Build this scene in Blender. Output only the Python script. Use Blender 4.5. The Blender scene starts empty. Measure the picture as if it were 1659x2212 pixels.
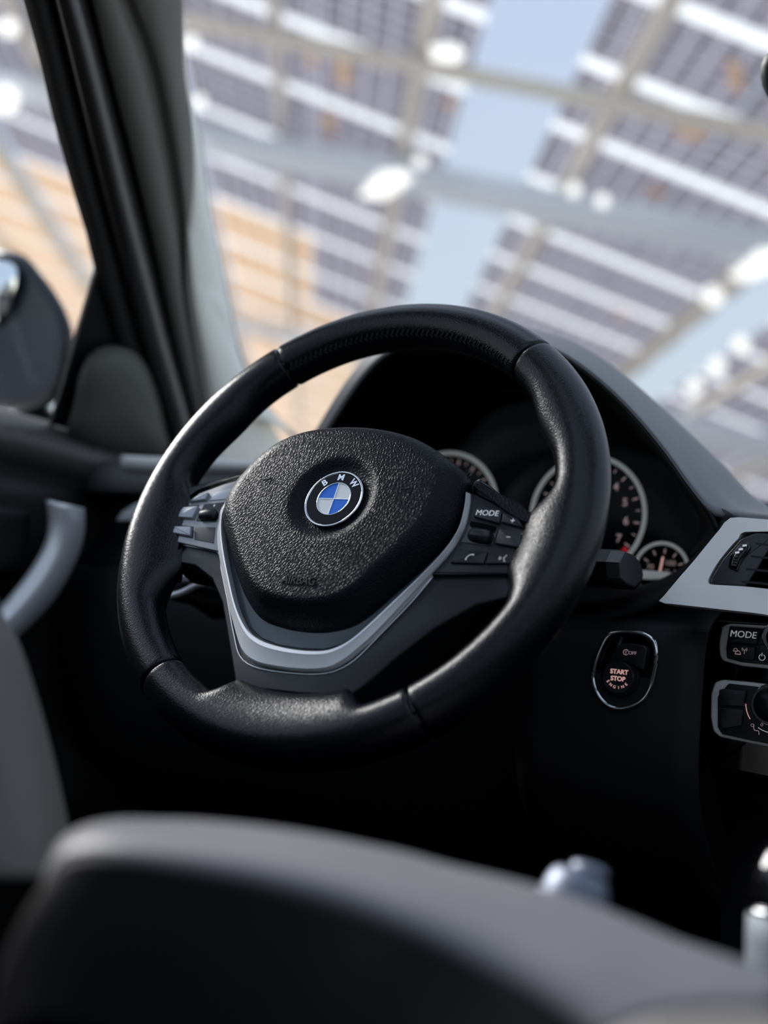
import bpy, math, random
from mathutils import Vector, Matrix
random.seed(7)
PI = math.pi
W, H = 1659, 2212
# ------------------------------------------------------------------ camera
# car frame: origin = centre of the steering wheel rim, x right, y forward, z up (metres)
F = 2730.39
CP = Vector((0.458678, -0.748236, -0.085695))
CR = Matrix(((0.86774, 0.030487, -0.496082), (0.488038, 0.136618, 0.862064), (0.094056, -0.990155, 0.10367)))
sc = bpy.context.scene
cd = bpy.data.cameras.new('camera')
cam = bpy.data.objects.new('camera', cd)
sc.collection.objects.link(cam)
cd.sensor_fit = 'VERTICAL'; cd.sensor_height = 36; cd.sensor_width = 27
cd.lens = 36 * F / H
m = Matrix.Identity(4)
for i in range(3):
    m[i][0] = CR[i][0]; m[i][1] = -CR[i][1]; m[i][2] = -CR[i][2]; m[i][3] = CP[i]
cam.matrix_world = m
cd.clip_start = 0.02; cd.clip_end = 500
cd.dof.use_dof = True; cd.dof.focus_distance = 0.875; cd.dof.aperture_fstop = 2.8
sc.camera = cam
# ------------------------------------------------------------------ sky, sun, exposure
world = bpy.data.worlds.new('sky'); sc.world = world; world.use_nodes = True
wn = world.node_tree; wn.nodes.clear()
wo = wn.nodes.new('ShaderNodeOutputWorld'); wb = wn.nodes.new('ShaderNodeBackground')
wg = wn.nodes.new('ShaderNodeValToRGB'); ws = wn.nodes.new('ShaderNodeSeparateXYZ'); wt = wn.nodes.new('ShaderNodeTexCoord')
wn.links.new(wt.outputs['Generated'], ws.inputs[0]); wn.links.new(ws.outputs['Z'], wg.inputs[0])
wg.color_ramp.elements[0].position = 0.0; wg.color_ramp.elements[0].color = (.70, .80, .84, 1)
wg.color_ramp.elements[1].position = 0.45; wg.color_ramp.elements[1].color = (.60, .72, .93, 1)
wn.links.new(wg.outputs[0], wb.inputs[0]); wb.inputs[1].default_value = 1.0
wn.links.new(wb.outputs[0], wo.inputs[0])
sd = bpy.data.lights.new('sun', 'SUN'); sd.energy = 6.6; sd.angle = math.radians(30); sd.color = (1, .97, .94)
sun = bpy.data.objects.new('sun', sd); sc.collection.objects.link(sun)
sun.rotation_euler = Vector((.80, -.16, -.52)).to_track_quat('-Z', 'Y').to_euler()
sc.view_settings.view_transform = 'Standard'; sc.view_settings.look = 'None'
sc.view_settings.exposure = 0.0; sc.view_settings.gamma = 1; sc.view_settings.use_curve_mapping = False

# ------------------------------------------------------------------ sight lines -> points of the car
def ray(x, y):
    return (CR @ Vector(((x - W / 2) / F, (y - H / 2) / F, 1))).normalized()
def hit(x, y, n, c):
    d = ray(x, y); n = Vector(n)
    return CP + d * ((c - n.dot(CP)) / n.dot(d))
def aX(x, y, X): return hit(x, y, (1, 0, 0), X)
def aY(x, y, Y): return hit(x, y, (0, 1, 0), Y)
def aZ(x, y, Z): return hit(x, y, (0, 0, 1), Z)
def aD(x, y, D): return CP + ray(x, y) * D
EL = math.radians(24)
WM = Matrix(((1, 0, 0), (0, math.sin(EL), -math.cos(EL)), (0, math.cos(EL), math.sin(EL))))   # wheel -> car
def aW(x, y, z=0.01):
    o = WM.transposed() @ CP; d = WM.transposed() @ ray(x, y)
    q = o + d * ((z - o.z) / d.z); return q
def LP(x, y, off=0.0):      # plane of the driver's side glass, leaning inwards towards the roof
    return hit(x, y, (1, 0, -.577), -.555 + off)

# ------------------------------------------------------------------ materials
def mat(name, col, rough=.5, metal=0, spec=.5, coat=0, coat_r=.05, bump=None, em=None, sheen=0, trans=None, var=0, ior=1.5):
    m = bpy.data.materials.new(name); m.use_nodes = True; n = m.node_tree; b = n.nodes['Principled BSDF']
    b.inputs['Base Color'].default_value = (*col, 1); b.inputs['Roughness'].default_value = rough
    b.inputs['Metallic'].default_value = metal; b.inputs['Specular IOR Level'].default_value = spec
    b.inputs['IOR'].default_value = ior
    b.inputs['Coat Weight'].default_value = coat; b.inputs['Coat Roughness'].default_value = coat_r
    if sheen: b.inputs['Sheen Weight'].default_value = sheen
    if em: b.inputs['Emission Color'].default_value = (*em[0], 1); b.inputs['Emission Strength'].default_value = em[1]
    tc = n.nodes.new('ShaderNodeTexCoord')
    if bump:
        kind, scale, dist = bump[:3]
        if kind == 'leather':
            v = n.nodes.new('ShaderNodeTexVoronoi'); v.feature = 'DISTANCE_TO_EDGE'; v.inputs['Scale'].default_value = scale
            nz = n.nodes.new('ShaderNodeTexNoise'); nz.inputs['Scale'].default_value = scale * .7
            mx = n.nodes.new('ShaderNodeMixRGB'); mx.inputs[0].default_value = .0012 * 2
            ad = n.nodes.new('ShaderNodeVectorMath'); ad.operation = 'ADD'
            sb = n.nodes.new('ShaderNodeVectorMath'); sb.operation = 'SCALE'; sb.inputs['Scale'].default_value = .45 / scale
            n.links.new(tc.outputs['Object'], nz.inputs['Vector'])
            n.links.new(nz.outputs['Color'], sb.inputs[0]); n.links.new(tc.outputs['Object'], ad.inputs[0]); n.links.new(sb.outputs[0], ad.inputs[1])
            if len(bump) > 3:
                mp = n.nodes.new('ShaderNodeMapping'); mp.inputs['Scale'].default_value = bump[3]
                n.links.new(ad.outputs[0], mp.inputs[0]); n.links.new(mp.outputs[0], v.inputs['Vector'])
            else: n.links.new(ad.outputs[0], v.inputs['Vector'])
            rp = n.nodes.new('ShaderNodeMapRange'); rp.inputs[1].default_value = 0; rp.inputs[2].default_value = .28; rp.interpolation_type = 'SMOOTHSTEP'
            n.links.new(v.outputs['Distance'], rp.inputs[0]); h = rp.outputs[0]
        elif kind == 'weave':
            v = n.nodes.new('ShaderNodeTexWave'); v.inputs['Scale'].default_value = scale; v.inputs['Distortion'].default_value = 1
            n.links.new(tc.outputs['Object'], v.inputs['Vector']); h = v.outputs['Fac']
        else:
            v = n.nodes.new('ShaderNodeTexNoise'); v.inputs['Scale'].default_value = scale; v.inputs['Detail'].default_value = 3
            n.links.new(tc.outputs['Object'], v.inputs['Vector']); h = v.outputs['Fac']
        bp = n.nodes.new('ShaderNodeBump'); bp.inputs['Distance'].default_value = dist; bp.inputs['Strength'].default_value = 1
        n.links.new(h, bp.inputs['Height']); n.links.new(bp.outputs[0], b.inputs['Normal'])
    if var:
        nz = n.nodes.new('ShaderNodeTexNoise'); nz.inputs['Scale'].default_value = 14
        cr = n.nodes.new('ShaderNodeValToRGB')
        cr.color_ramp.elements[0].color = (*[c * (1 - var) for c in col], 1); cr.color_ramp.elements[1].color = (*[min(1, c * (1 + var)) for c in col], 1)
        n.links.new(tc.outputs['Object'], nz.inputs['Vector']); n.links.new(nz.outputs['Fac'], cr.inputs[0]); n.links.new(cr.outputs[0], b.inputs['Base Color'])
    return m
def glassmat(name, refl=.05, tint=(1, 1, 1)):
    m = bpy.data.materials.new(name); m.use_nodes = True; n = m.node_tree; n.nodes.clear()
    o = n.nodes.new('ShaderNodeOutputMaterial'); t = n.nodes.new('ShaderNodeBsdfTransparent'); g = n.nodes.new('ShaderNodeBsdfGlossy')
    g.inputs['Roughness'].default_value = .02; t.inputs[0].default_value = (*tint, 1)
    mx = n.nodes.new('ShaderNodeMixShader'); mx.inputs[0].default_value = refl
    n.links.new(t.outputs[0], mx.inputs[1]); n.links.new(g.outputs[0], mx.inputs[2]); n.links.new(mx.outputs[0], o.inputs[0])
    return m
def translucent(name, col, tcol, rough=.6):
    m = bpy.data.materials.new(name); m.use_nodes = True; n = m.node_tree; n.nodes.clear()
    o = n.nodes.new('ShaderNodeOutputMaterial'); d = n.nodes.new('ShaderNodeBsdfDiffuse'); t = n.nodes.new('ShaderNodeBsdfTranslucent')
    d.inputs[0].default_value = (*col, 1); t.inputs[0].default_value = (*tcol, 1)
    mx = n.nodes.new('ShaderNodeAddShader')
    n.links.new(d.outputs[0], mx.inputs[0]); n.links.new(t.outputs[0], mx.inputs[1]); n.links.new(mx.outputs[0], o.inputs[0])
    return m
def pvmat(name, cell, gap, glow):
    # dark cells with thin light-passing joints between them
    m = bpy.data.materials.new(name); m.use_nodes = True; n = m.node_tree; n.nodes.clear()
    o = n.nodes.new('ShaderNodeOutputMaterial'); tc = n.nodes.new('ShaderNodeTexCoord')
    bk = n.nodes.new('ShaderNodeTexBrick'); bk.offset = 0; bk.inputs['Scale'].default_value = 1
    bk.inputs['Brick Width'].default_value = .16; bk.inputs['Row Height'].default_value = .16; bk.inputs['Mortar Size'].default_value = .012
    bk.inputs['Color1'].default_value = (*cell, 1); bk.inputs['Color2'].default_value = (*[c * .8 for c in cell], 1); bk.inputs['Mortar'].default_value = (*gap, 1)
    n.links.new(tc.outputs['Object'], bk.inputs['Vector'])
    d = n.nodes.new('ShaderNodeBsdfDiffuse'); t = n.nodes.new('ShaderNodeBsdfTranslucent')
    mul = n.nodes.new('ShaderNodeMixRGB'); mul.blend_type = 'MULTIPLY'; mul.inputs[0].default_value = 1; mul.inputs[2].default_value = (*glow, 1)
    n.links.new(bk.outputs['Color'], mul.inputs[1]); n.links.new(bk.outputs['Color'], d.inputs[0]); n.links.new(mul.outputs[0], t.inputs[0])
    a = n.nodes.new('ShaderNodeAddShader'); n.links.new(d.outputs[0], a.inputs[0]); n.links.new(t.outputs[0], a.inputs[1]); n.links.new(a.outputs[0], o.inputs[0])
    return m

M = dict(
    leather=mat('black_wheel_leather', (.0025, .003, .006), .27, spec=.36, bump=('leather', 480, .00006)),
    pad=mat('grained_airbag_skin', (.005, .006, .010), .37, spec=.16, bump=('leather', 430, .00017)),
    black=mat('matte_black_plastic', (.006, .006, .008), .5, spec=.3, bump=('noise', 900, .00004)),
    satin=mat('satin_black_plastic', (.008, .009, .012), .33, spec=.5),
    button=mat('button_black', (.009, .010, .014), .36, spec=.5),
    lbutton=mat('button_grey', (.42, .44, .50), .32, metal=.3),
    lplate=mat('satin_grey_plate', (.30, .30, .31), .34, metal=.6),
    silver=mat('satin_silver', (.93, .93, .95), .36, metal=.4, bump=('noise', 1500, .00001)),
    chrome=mat('chrome', (.86, .88, .90), .10, metal=1),
    gloss=mat('gloss_black', (.003, .003, .004), .06, spec=.6),
    white=mat('printed_white', (.9, .9, .9), .5, em=((.9, .9, .92), .22)),
    pink=mat('backlit_print', (.75, .55, .55), .5, em=((.9, .5, .45), .5)),
    pinkoff=mat('gauge_print', (.55, .42, .42), .5, em=((.7, .5, .5), .2)),
    red=mat('red_print', (.7, .02, .03), .5, em=((.8, .02, .04), .25)),
    dial=mat('dial_black', (.0015, .002, .0035), .5, spec=.1),
    ring=mat('glowing_gauge_ring', (.95, .95, .93), .4, em=((.9, .95, .92), .10)),  # chrome rings with a faint glow added to brighten them
    ebk=mat('emblem_black', (.001, .001, .002), .2, spec=.0, coat=.45, coat_r=.02),
    eblue=mat('emblem_blue', (.01, .17, .80), .4, spec=.1, coat=.5, coat_r=.02),
    ewhite=mat('emblem_white', (.92, .94, .95), .4, spec=.1, coat=.5, coat_r=.02),
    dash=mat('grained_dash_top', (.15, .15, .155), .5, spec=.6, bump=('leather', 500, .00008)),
    lower=mat('lower_dash_plastic', (.012, .012, .015), .6, spec=.35, bump=('noise', 700, .00006)),
    trimsilver=mat('brushed_silver_trim', (.95, .93, .90), .40, metal=.0, bump=('noise', 1400, .00002)),
    fabric=mat('pillar_fabric', (.22, .21, .185), .9, spec=.2, bump=('weave', 400, .0002)),
    pale=mat('pale_pillar_edge', (.88, .87, .78), .6, spec=.4),
    frame=mat('door_frame_black', (.018, .016, .015), .6, spec=.3),
    rubber=mat('rubber_seal', (.02, .017, .016), .28, spec=.9),
    seatshade=mat('shaded_seat_leather', (.004, .004, .006), .6, spec=.12),
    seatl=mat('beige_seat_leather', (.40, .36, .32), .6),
    seat=mat('lit_seat_leather', (.17, .165, .175), .5, spec=.4, bump=('noise', 260, .00008)),
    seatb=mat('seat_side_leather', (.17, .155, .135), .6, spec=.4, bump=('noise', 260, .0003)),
    carpet=mat('black_carpet', (.006, .006, .007), .95, spec=.1, bump=('noise', 900, .001)),
    roofl=mat('headliner', (.10, .10, .095), .95, spec=.1, bump=('noise', 600, .0003)),
    doorm=mat('door_card', (.016, .015, .015), .55, spec=.4, bump=('noise', 500, .00008)),
    doortop=mat('door_top', (.07, .065, .062), .45, spec=.5, bump=('noise', 500, .00008)),
    mesh=mat('speaker_cloth', (.16, .16, .14), .75, spec=.3, bump=('weave', 700, .0003)),
    paint=mat('dark_blue_paint', (.004, .007, .015), .25, spec=.2, coat=.35, coat_r=.05),
    mirror=mat('mirror_glass', (.85, .9, .92), .02, metal=1),
    pedal=mat('pedal_rubber', (.02, .02, .022), .5),
    plate=mat('blue_grey_gloss_plate', (.03, .045, .06), .22, spec=.7),
    glass=glassmat('window_glass', .03, (.985, .99, .99)),
    clear=glassmat('cover_glass', .0),
    lens=glassmat('cluster_lens', .004),
    tint=glassmat('tinted_glass', .03, (.8, .82, .84)),
    strip=translucent('translucent_white_strip', (.2, .2, .2), (.90, .88, .84)),
    pv=pvmat('solar_cells', (.10, .088, .10), (.26, .24, .26), (1.35, 1.4, 1.4)),
    tan=pvmat('tan_cells', (.55, .38, .25), (.6, .48, .36), (.66, .64, .62)),  # same cell grid in tan, for the far rows of panels
    beam=mat('grey_steel', (.60, .64, .70), .6, spec=.3),
    rail=mat('warm_grey_rail', (.60, .56, .50), .6, spec=.3),
    glow_gap=mat('glow_gap_face', (.9, .9, .88), .5, em=((1, .98, .93), .95)),  # stands in for bright gaps in the roof, glow added
    box=mat('tan_patch_face', (.75, .50, .34), .7),
    ground=mat('concrete', (.58, .57, .55), .9, bump=('noise', 20, .002), var=.15),
)

# ------------------------------------------------------------------ mesh helpers
def link(o): sc.collection.objects.link(o); return o
def thing(name, label, cat, loc=(0, 0, 0), group=None, kind=None, rot=None):
    o = link(bpy.data.objects.new(name, None)); o.location = loc; o.empty_display_size = .02
    if rot is not None: o.rotation_euler = rot
    if label: o['label'] = label
    if cat: o['category'] = cat
    if group: o['group'] = group
    if kind: o['kind'] = kind
    return o
def base(p):
    v = Vector((0, 0, 0)); q = p
    while q is not None: v += Vector(q.location); q = q.parent
    return v
def mesh(name, verts, faces, material, parent=None, smooth=True, local=False, label=None, cat=None, kind=None, group=None, solid=0, bevel=0, sub=0):
    off = Vector((0, 0, 0)) if (local or parent is None) else base(parent)
    me = bpy.data.meshes.new(name)
    me.from_pydata([tuple(Vector(v) - off) for v in verts], [], faces)
    me.materials.append(material); me.validate()
    o = link(bpy.data.objects.new(name, me))
    if parent is not None: o.parent = parent
    if smooth:
        for p in me.polygons: p.use_smooth = True
    if solid:
        s = o.modifiers.new('s', 'SOLIDIFY'); s.thickness = solid; s.offset = 0
    if bevel:
        b = o.modifiers.new('b', 'BEVEL'); b.width = bevel; b.segments = 2; b.limit_method = 'ANGLE'
    if sub:
        s = o.modifiers.new('u', 'SUBSURF'); s.levels = sub; s.render_levels = sub
    if label: o['label'] = label
    if cat: o['category'] = cat
    if kind: o['kind'] = kind
    if group: o['group'] = group
    return o
def smooth_by_angle(o, deg=35):
    me = o.data
    try: me.set_sharp_from_angle(angle=math.radians(deg))
    except Exception: pass
    return o
def catmull(pts, n, closed=False):
    # resample a polyline to n points along a Catmull-Rom curve
    P = [Vector(p) for p in pts]; k = len(P); seg = k if closed else k - 1
    fine = []
    for i in range(seg):
        if closed: a, b, c, d = P[(i - 1) % k], P[i], P[(i + 1) % k], P[(i + 2) % k]
        else: a, b, c, d = P[max(i - 1, 0)], P[i], P[i + 1], P[min(i + 2, k - 1)]
        for j in range(12):
            t = j / 12
            fine.append(.5 * ((2 * b) + (c - a) * t + (2 * a - 5 * b + 4 * c - d) * t * t + (3 * b - a - 3 * c + d) * t ** 3))
    fine.append(P[0] if closed else P[-1])
    L = [0]
    for i in range(1, len(fine)): L.append(L[-1] + (fine[i] - fine[i - 1]).length)
    out = []; m_ = n if closed else n - 1; j = 0
    for i in range(n):
        s = L[-1] * i / m_
        while j < len(L) - 2 and L[j + 1] < s: j += 1
        t = 0 if L[j + 1] == L[j] else (s - L[j]) / (L[j + 1] - L[j])
        out.append(fine[j].lerp(fine[j + 1], min(1, max(0, t))))
    return out
def loft(name, rows, material, parent=None, n=40, vs=0, solid=.003, **k):
    R = [catmull(r, n) for r in rows]
    if vs:
        cols = [catmull([r[i] for r in R], vs) for i in range(n)]
        R = [[cols[i][j] for i in range(n)] for j in range(vs)]
    V = [v for r in R for v in r]; Fc = []
    for i in range(len(R) - 1):
        for j in range(n - 1):
            a = i * n + j; Fc.append((a, a + 1, a + n + 1, a + n))
    return mesh(name, V, Fc, material, parent, solid=solid, **k)
def area2(p): return sum(p[i].x * p[(i + 1) % len(p)].y - p[(i + 1) % len(p)].x * p[i].y for i in range(len(p))) / 2
def prism(poly, z0, z1, bv=.0006, steps=3):
    """outline (list of 2D/3D points, xy used) raised from z0 to z1 with a rounded upper edge, local coordinates"""
    p = [Vector((q[0], q[1])) for q in poly]
    if area2(p) < 0: p.reverse()
    n = len(p); nor = []
    for i in range(n):
        a = (p[i] - p[i - 1]).normalized(); b = (p[(i + 1) % n] - p[i]).normalized()
        na = Vector((-a.y, a.x)); nb = Vector((-b.y, b.x)); s = na + nb
        s = s.normalized() if s.length > 1e-6 else na
        nor.append(s * min(1.6, 1 / max(.3, s.dot(na))))
    V = []; Fc = []; rings = [(0, z0)]
    for j in range(steps + 1):
        t = j / steps * PI / 2
        rings.append((bv * (1 - math.cos(t)), z1 - bv * (1 - math.sin(t))))
    for ins, z in rings:
        for i in range(n): V.append((p[i].x + nor[i].x * ins, p[i].y + nor[i].y * ins, z))
    for r in range(len(rings) - 1):
        for i in range(n):
            a = r * n + i; b = r * n + (i + 1) % n; Fc.append((a, b, b + n, a + n))
    Fc.append(tuple(range((len(rings) - 1) * n, len(rings) * n))); Fc.append(tuple(reversed(range(n))))
    return V, Fc
def oriented(V, O, ex, ey, ez): return [O + ex * v[0] + ey * v[1] + ez * v[2] for v in V]
def rounded(poly, r, seg=4):
    P = [Vector((q[0], q[1])) for q in poly]; out = []; n = len(P)
    for i in range(n):
        a = P[i - 1] - P[i]; b = P[(i + 1) % n] - P[i]; rr = min(r, a.length * .45, b.length * .45)
        s = P[i] + a.normalized() * rr; e = P[i] + b.normalized() * rr
        for j in range(seg + 1):
            t = j / seg; out.append(s * (1 - t) ** 2 + P[i] * 2 * t * (1 - t) + e * t * t)
    return out
def tube(pts, r, seg=10, closed=False, n=None, flat=1.0):
    P = catmull(pts, n or len(pts) * 6, closed); k = len(P); V = []; Fc = []
    up = Vector((0, 0, 1))
    for i, p in enumerate(P):
        t = (P[(i + 1) % k] - P[i - 1]) if (closed or 0 < i < k - 1) else (P[min(i + 1, k - 1)] - P[max(i - 1, 0)])
        t.normalize(); s = t.cross(up)
        if s.length < .05: s = t.cross(Vector((0, 1, 0)))
        s.normalize(); u = s.cross(t)
        rr = r(i / (k - 1)) if callable(r) else r
        for j in range(seg):
            a = 2 * PI * j / seg; V.append(p + s * math.cos(a) * rr + u * math.sin(a) * rr * flat)
    for i in range(k if closed else k - 1):
        for j in range(seg):
            a = i * seg + j; b = i * seg + (j + 1) % seg; c = ((i + 1) % k) * seg
            Fc.append((a, b, c + (j + 1) % seg, c + j))
    if not closed:
        Fc.append(tuple(reversed(range(seg)))); Fc.append(tuple(range((k - 1) * seg, k * seg)))
    return V, Fc
def torus(O, ex, ey, R, r, n=64, seg=8, a0=0, a1=2 * PI, flat=1.0):
    ez = ex.cross(ey); V = []; Fc = []; full = abs(a1 - a0 - 2 * PI) < 1e-6; k = n if full else n + 1
    for i in range(k):
        a = a0 + (a1 - a0) * i / n; d = ex * math.cos(a) + ey * math.sin(a)
        for j in range(seg):
            b = 2 * PI * j / seg; V.append(O + d * (R + r * math.cos(b)) + ez * (r * flat * math.sin(b)))
    for i in range(n):
        for j in range(seg):
            c = ((i + 1) % k) * seg; Fc.append((i * seg + j, i * seg + (j + 1) % seg, c + (j + 1) % seg, c + j))
    return V, Fc
def lathe(O, ax, prof, seg=32):
    ax = ax.normalized(); s = ax.orthogonal().normalized(); u = ax.cross(s); V = []; Fc = []
    for r, h in prof:
        for j in range(seg):
            a = 2 * PI * j / seg; V.append(O + ax * h + s * math.cos(a) * r + u * math.sin(a) * r)
    for i in range(len(prof) - 1):
        for j in range(seg):
            a = i * seg + j; b = i * seg + (j + 1) % seg; Fc.append((a, b, b + seg, a + seg))
    Fc.append(tuple(range((len(prof) - 1) * seg, len(prof) * seg))); Fc.append(tuple(reversed(range(seg))))
    return V, Fc
def box(c, ex, ey, ez):
    V = [c + ex * a + ey * b + ez * d for a in (-1, 1) for b in (-1, 1) for d in (-1, 1)]
    return V, [(0, 1, 3, 2), (4, 6, 7, 5), (0, 4, 5, 1), (2, 3, 7, 6), (0, 2, 6, 4), (1, 5, 7, 3)]
_fonts = {}
def text(s, size, depth=.0002, bold=0.0, shear=0):
    cu = bpy.data.curves.new('t', 'FONT'); cu.body = s; cu.size = size; cu.extrude = depth; cu.align_x = 'CENTER'; cu.align_y = 'CENTER'
    cu.offset = bold; cu.shear = shear; cu.resolution_u = 4
    o = bpy.data.objects.new('t', cu); link(o)
    dg = bpy.context.evaluated_depsgraph_get(); me = bpy.data.meshes.new_from_object(o.evaluated_get(dg))
    V = [Vector(v.co) for v in me.vertices]; Fc = [tuple(p.vertices) for p in me.polygons]
    bpy.data.objects.remove(o); bpy.data.curves.remove(cu); bpy.data.meshes.remove(me)
    return V, Fc
def text_on(name, s, size, O, ex, ey, material, parent, local=False, **k):
    depth = k.pop('depth', .0002); V, Fc = text(s, size, depth, k.pop('bold', 0), k.pop('shear', 0))
    ex = ex.normalized(); ez = ex.cross(ey).normalized(); ey = ez.cross(ex)
    return mesh(name, oriented(V, O, ex, ey, ez), Fc, material, parent, smooth=False, local=local, **k)
def join(*vf):
    V = []; Fc = []
    for v, f in vf:
        o = len(V); V += list(v); Fc += [tuple(i + o for i in q) for q in f]
    return V, Fc
X1, Y1, Z1 = Vector((1, 0, 0)), Vector((0, 1, 0)), Vector((0, 0, 1))

# ================================================================== SETTING: ground, roof, floor, walls of the car
GZ = -.80
def plate(name, pts, material, solid=.01, **k):
    return mesh(name, pts, [tuple(range(len(pts)))], material, smooth=False, solid=solid, **k)
plate('floor_ground', [(-60, -40, GZ), (60, -40, GZ), (60, 80, GZ), (-60, 80, GZ)], M['ground'], kind='structure', solid=.02).name = 'ground'
plate('floor', [(-.62, -1.9, -.56), (1.36, -1.9, -.56), (1.36, .62, -.56), (-.62, .62, -.56)], M['carpet'], kind='structure', solid=.02)
plate('wall_front', [(-.62, .66, -.56), (1.36, .66, -.56), (1.36, .80, .06), (-.62, .80, .06)], M['carpet'], kind='structure', solid=.02)
plate('wall_back', [(-.6, -1.9, -.56), (1.34, -1.9, -.56), (1.34, -2.1, .12), (-.6, -2.1, .12)], M['carpet'], kind='structure', solid=.02)
# headliner around a glass roof opening
def rz(x, y): return .49 + .03 * math.sin(PI * (x + .27) / 1.28) + .05 * math.sin(PI * (y + 1.75) / 1.72)
def roofpatch(name, x0, x1, y0, y1, material, solid, kind=None, parent=None):
    rows = [[Vector((x0 + (x1 - x0) * t / 4, y0 + (y1 - y0) * u / 4, rz(x0 + (x1 - x0) * t / 4, y0 + (y1 - y0) * u / 4))) for t in range(5)] for u in range(5)]
    return loft(name, rows, material, parent, n=10, solid=solid, kind=kind)
ceil = thing('ceiling', None, None, loc=(.37, -.9, .5), kind='structure')
for a in ((-.27, 1.01, -.12, -.03), (-.27, 1.01, -1.75, -1.20), (-.27, -.05, -1.20, -.12), (.85, 1.01, -1.20, -.12)):
    roofpatch('headliner', *a, M['roofl'], .02, parent=ceil)
roofpatch('window_7', -.05, .85, -1.20, -.12, M['glass'], .004, kind='structure')
# passenger side wall of the cabin
plate('wall_right', [(1.28, -1.9, -.56), (1.28, .66, -.56), (1.28, .66, .06), (1.28, -1.9, .12)], M['doorm'], kind='structure', solid=.03)
for nm, y0, y1, y2, y3 in (('trim_2', -.62, -.50, -.55, -.42), ('trim_3', -1.9, -1.7, -1.75, -1.60)):
    plate(nm, [(1.27, y0, .08), (1.27, y1, .08), (1.02, y3, .50), (1.02, y2, .50)], M['fabric'], kind='structure', solid=.03)
plate('window_3', [(1.275, -.42, .08), (1.275, -1.88, .10), (1.02, -1.70, .50), (1.02, -.38, .50)], M['tint'], kind='structure', solid=.004)
plate('window_4', [(1.275, .62, .07), (1.275, -.42, .08), (1.02, -.38, .50), (1.02, -.03, .49)], M['glass'], kind='structure', solid=.004)
plate('window_5', [(-.58, -2.05, .12), (1.32, -2.05, .12), (1.0, -1.75, .50), (-.28, -1.75, .50)], M['tint'], kind='structure', solid=.004)
plate('wall_left', [(-.56, -1.9, -.56), (-.56, -.92, -.56), (-.56, -.92, .08), (-.56, -1.9, .10)], M['doorm'], kind='structure', solid=.03)
plate('trim_4', [(-.55, -1.05, .07), (-.55, -.88, .07), (-.28, -.80, .50), (-.28, -.95, .50)], M['fabric'], kind='structure', solid=.03)
plate('window_6', [(-.55, -1.05, .08), (-.55, -1.9, .10), (-.28, -1.72, .50), (-.28, -.95, .50)], M['tint'], kind='structure', solid=.004)

# windshield
ws_pts = [(-.50, .70, .10), (1.24, .70, .10), (1.00, .02, .505), (-.26, .02, .505)]
mesh('window_1', [Vector(p) for p in ws_pts], [(0, 1, 2, 3)], M['glass'], smooth=False, solid=.004, kind='structure')

# ------------------------------------------------------------------ driver's side: A pillar (trim_1)
E0 = [(40, -60), (55, 0), (85, 110), (120, 260), (160, 405), (190, 505), (208, 580), (250, 720), (300, 860), (340, 960)]
E1 = [(90, -60), (108, 0), (140, 130), (180, 290), (225, 460), (262, 600), (300, 730), (345, 870), (380, 980)]
E2 = [(135, -60), (150, 0), (185, 130), (225, 290), (262, 440), (300, 590), (335, 730), (375, 870), (405, 980)]
E3 = [(180, -60), (195, 0), (232, 150), (280, 330), (322, 500), (355, 650), (385, 780), (410, 880), (430, 980)]
E4 = [(235, -60), (252, 0), (300, 130), (338, 290), (365, 430), (385, 530), (400, 640), (425, 780), (445, 900), (460, 980)]
E4b = [(262, -60), (280, 0), (328, 130), (362, 290), (384, 430), (395, 530), (405, 640), (430, 780), (450, 900), (465, 980)]
E5 = [(388, -60), (388, 0), (394, 150), (410, 260), (415, 380), (406, 490), (392, 540), (402, 610), (422, 710), (447, 840), (470, 980)]
E6 = [(389, -60), (389, 0), (400, 170), (430, 300), (452, 460), (482, 600), (512, 740), (548, 830), (590, 895), (660, 965)]
def lp(E, off): return [LP(x, y, off) for x, y in E]
pil = thing('trim_1', None, None, loc=(-.45, .38, .12), kind='structure')
loft('door_frame', [lp(E0, -.01), lp(E0, .012), lp([(x + 25, y) for x, y in E0[:7]] + [(x + 10, y) for x, y in E0[7:]], .018), lp(E1, .012), lp(E1, -.005)], M['frame'], pil, n=50, solid=.004)
loft('door_seal', [lp(E1, .0), lp([(a[0] * .7 + b[0] * .3, a[1]) for a, b in zip(E1, E2)], .022), lp(E2, .030), lp([(x + 22, y) for x, y in E2], .022), lp(E3, .0)], M['rubber'], pil, n=50, vs=14, solid=.003)
loft('pillar_cover', [lp(E3, .004), lp([(x + 10, y) for x, y in E3], .020), lp([(x - 14, y) for x, y in E4], .024), lp(E4, .014), lp(E4b, .012), lp([(x + 12, y) for x, y in E4b], .022),
                      lp([(a[0] * .45 + b[0] * .55, a[1]) for a, b in zip(E4b, [(E5[min(i, len(E5) - 1)]) for i in range(len(E4b))])], .022), lp(E5, .008), lp(E5, -.01)], M['fabric'], pil, n=60, solid=.003)
loft('pillar_edge', [lp(E5, .002), lp([((a[0] + b[0]) / 2, (a[1] + b[1]) / 2) for a, b in zip(E5, E6)], -.02), lp(E6, -.08), lp(E6, -.10)], M['pale'], pil, n=60, vs=10, solid=.003)
V, Fc = tube(lp(E6, -.078), .0026, 8, n=60)
mesh('glass_seal', V, Fc, M['rubber'], pil)
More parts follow.
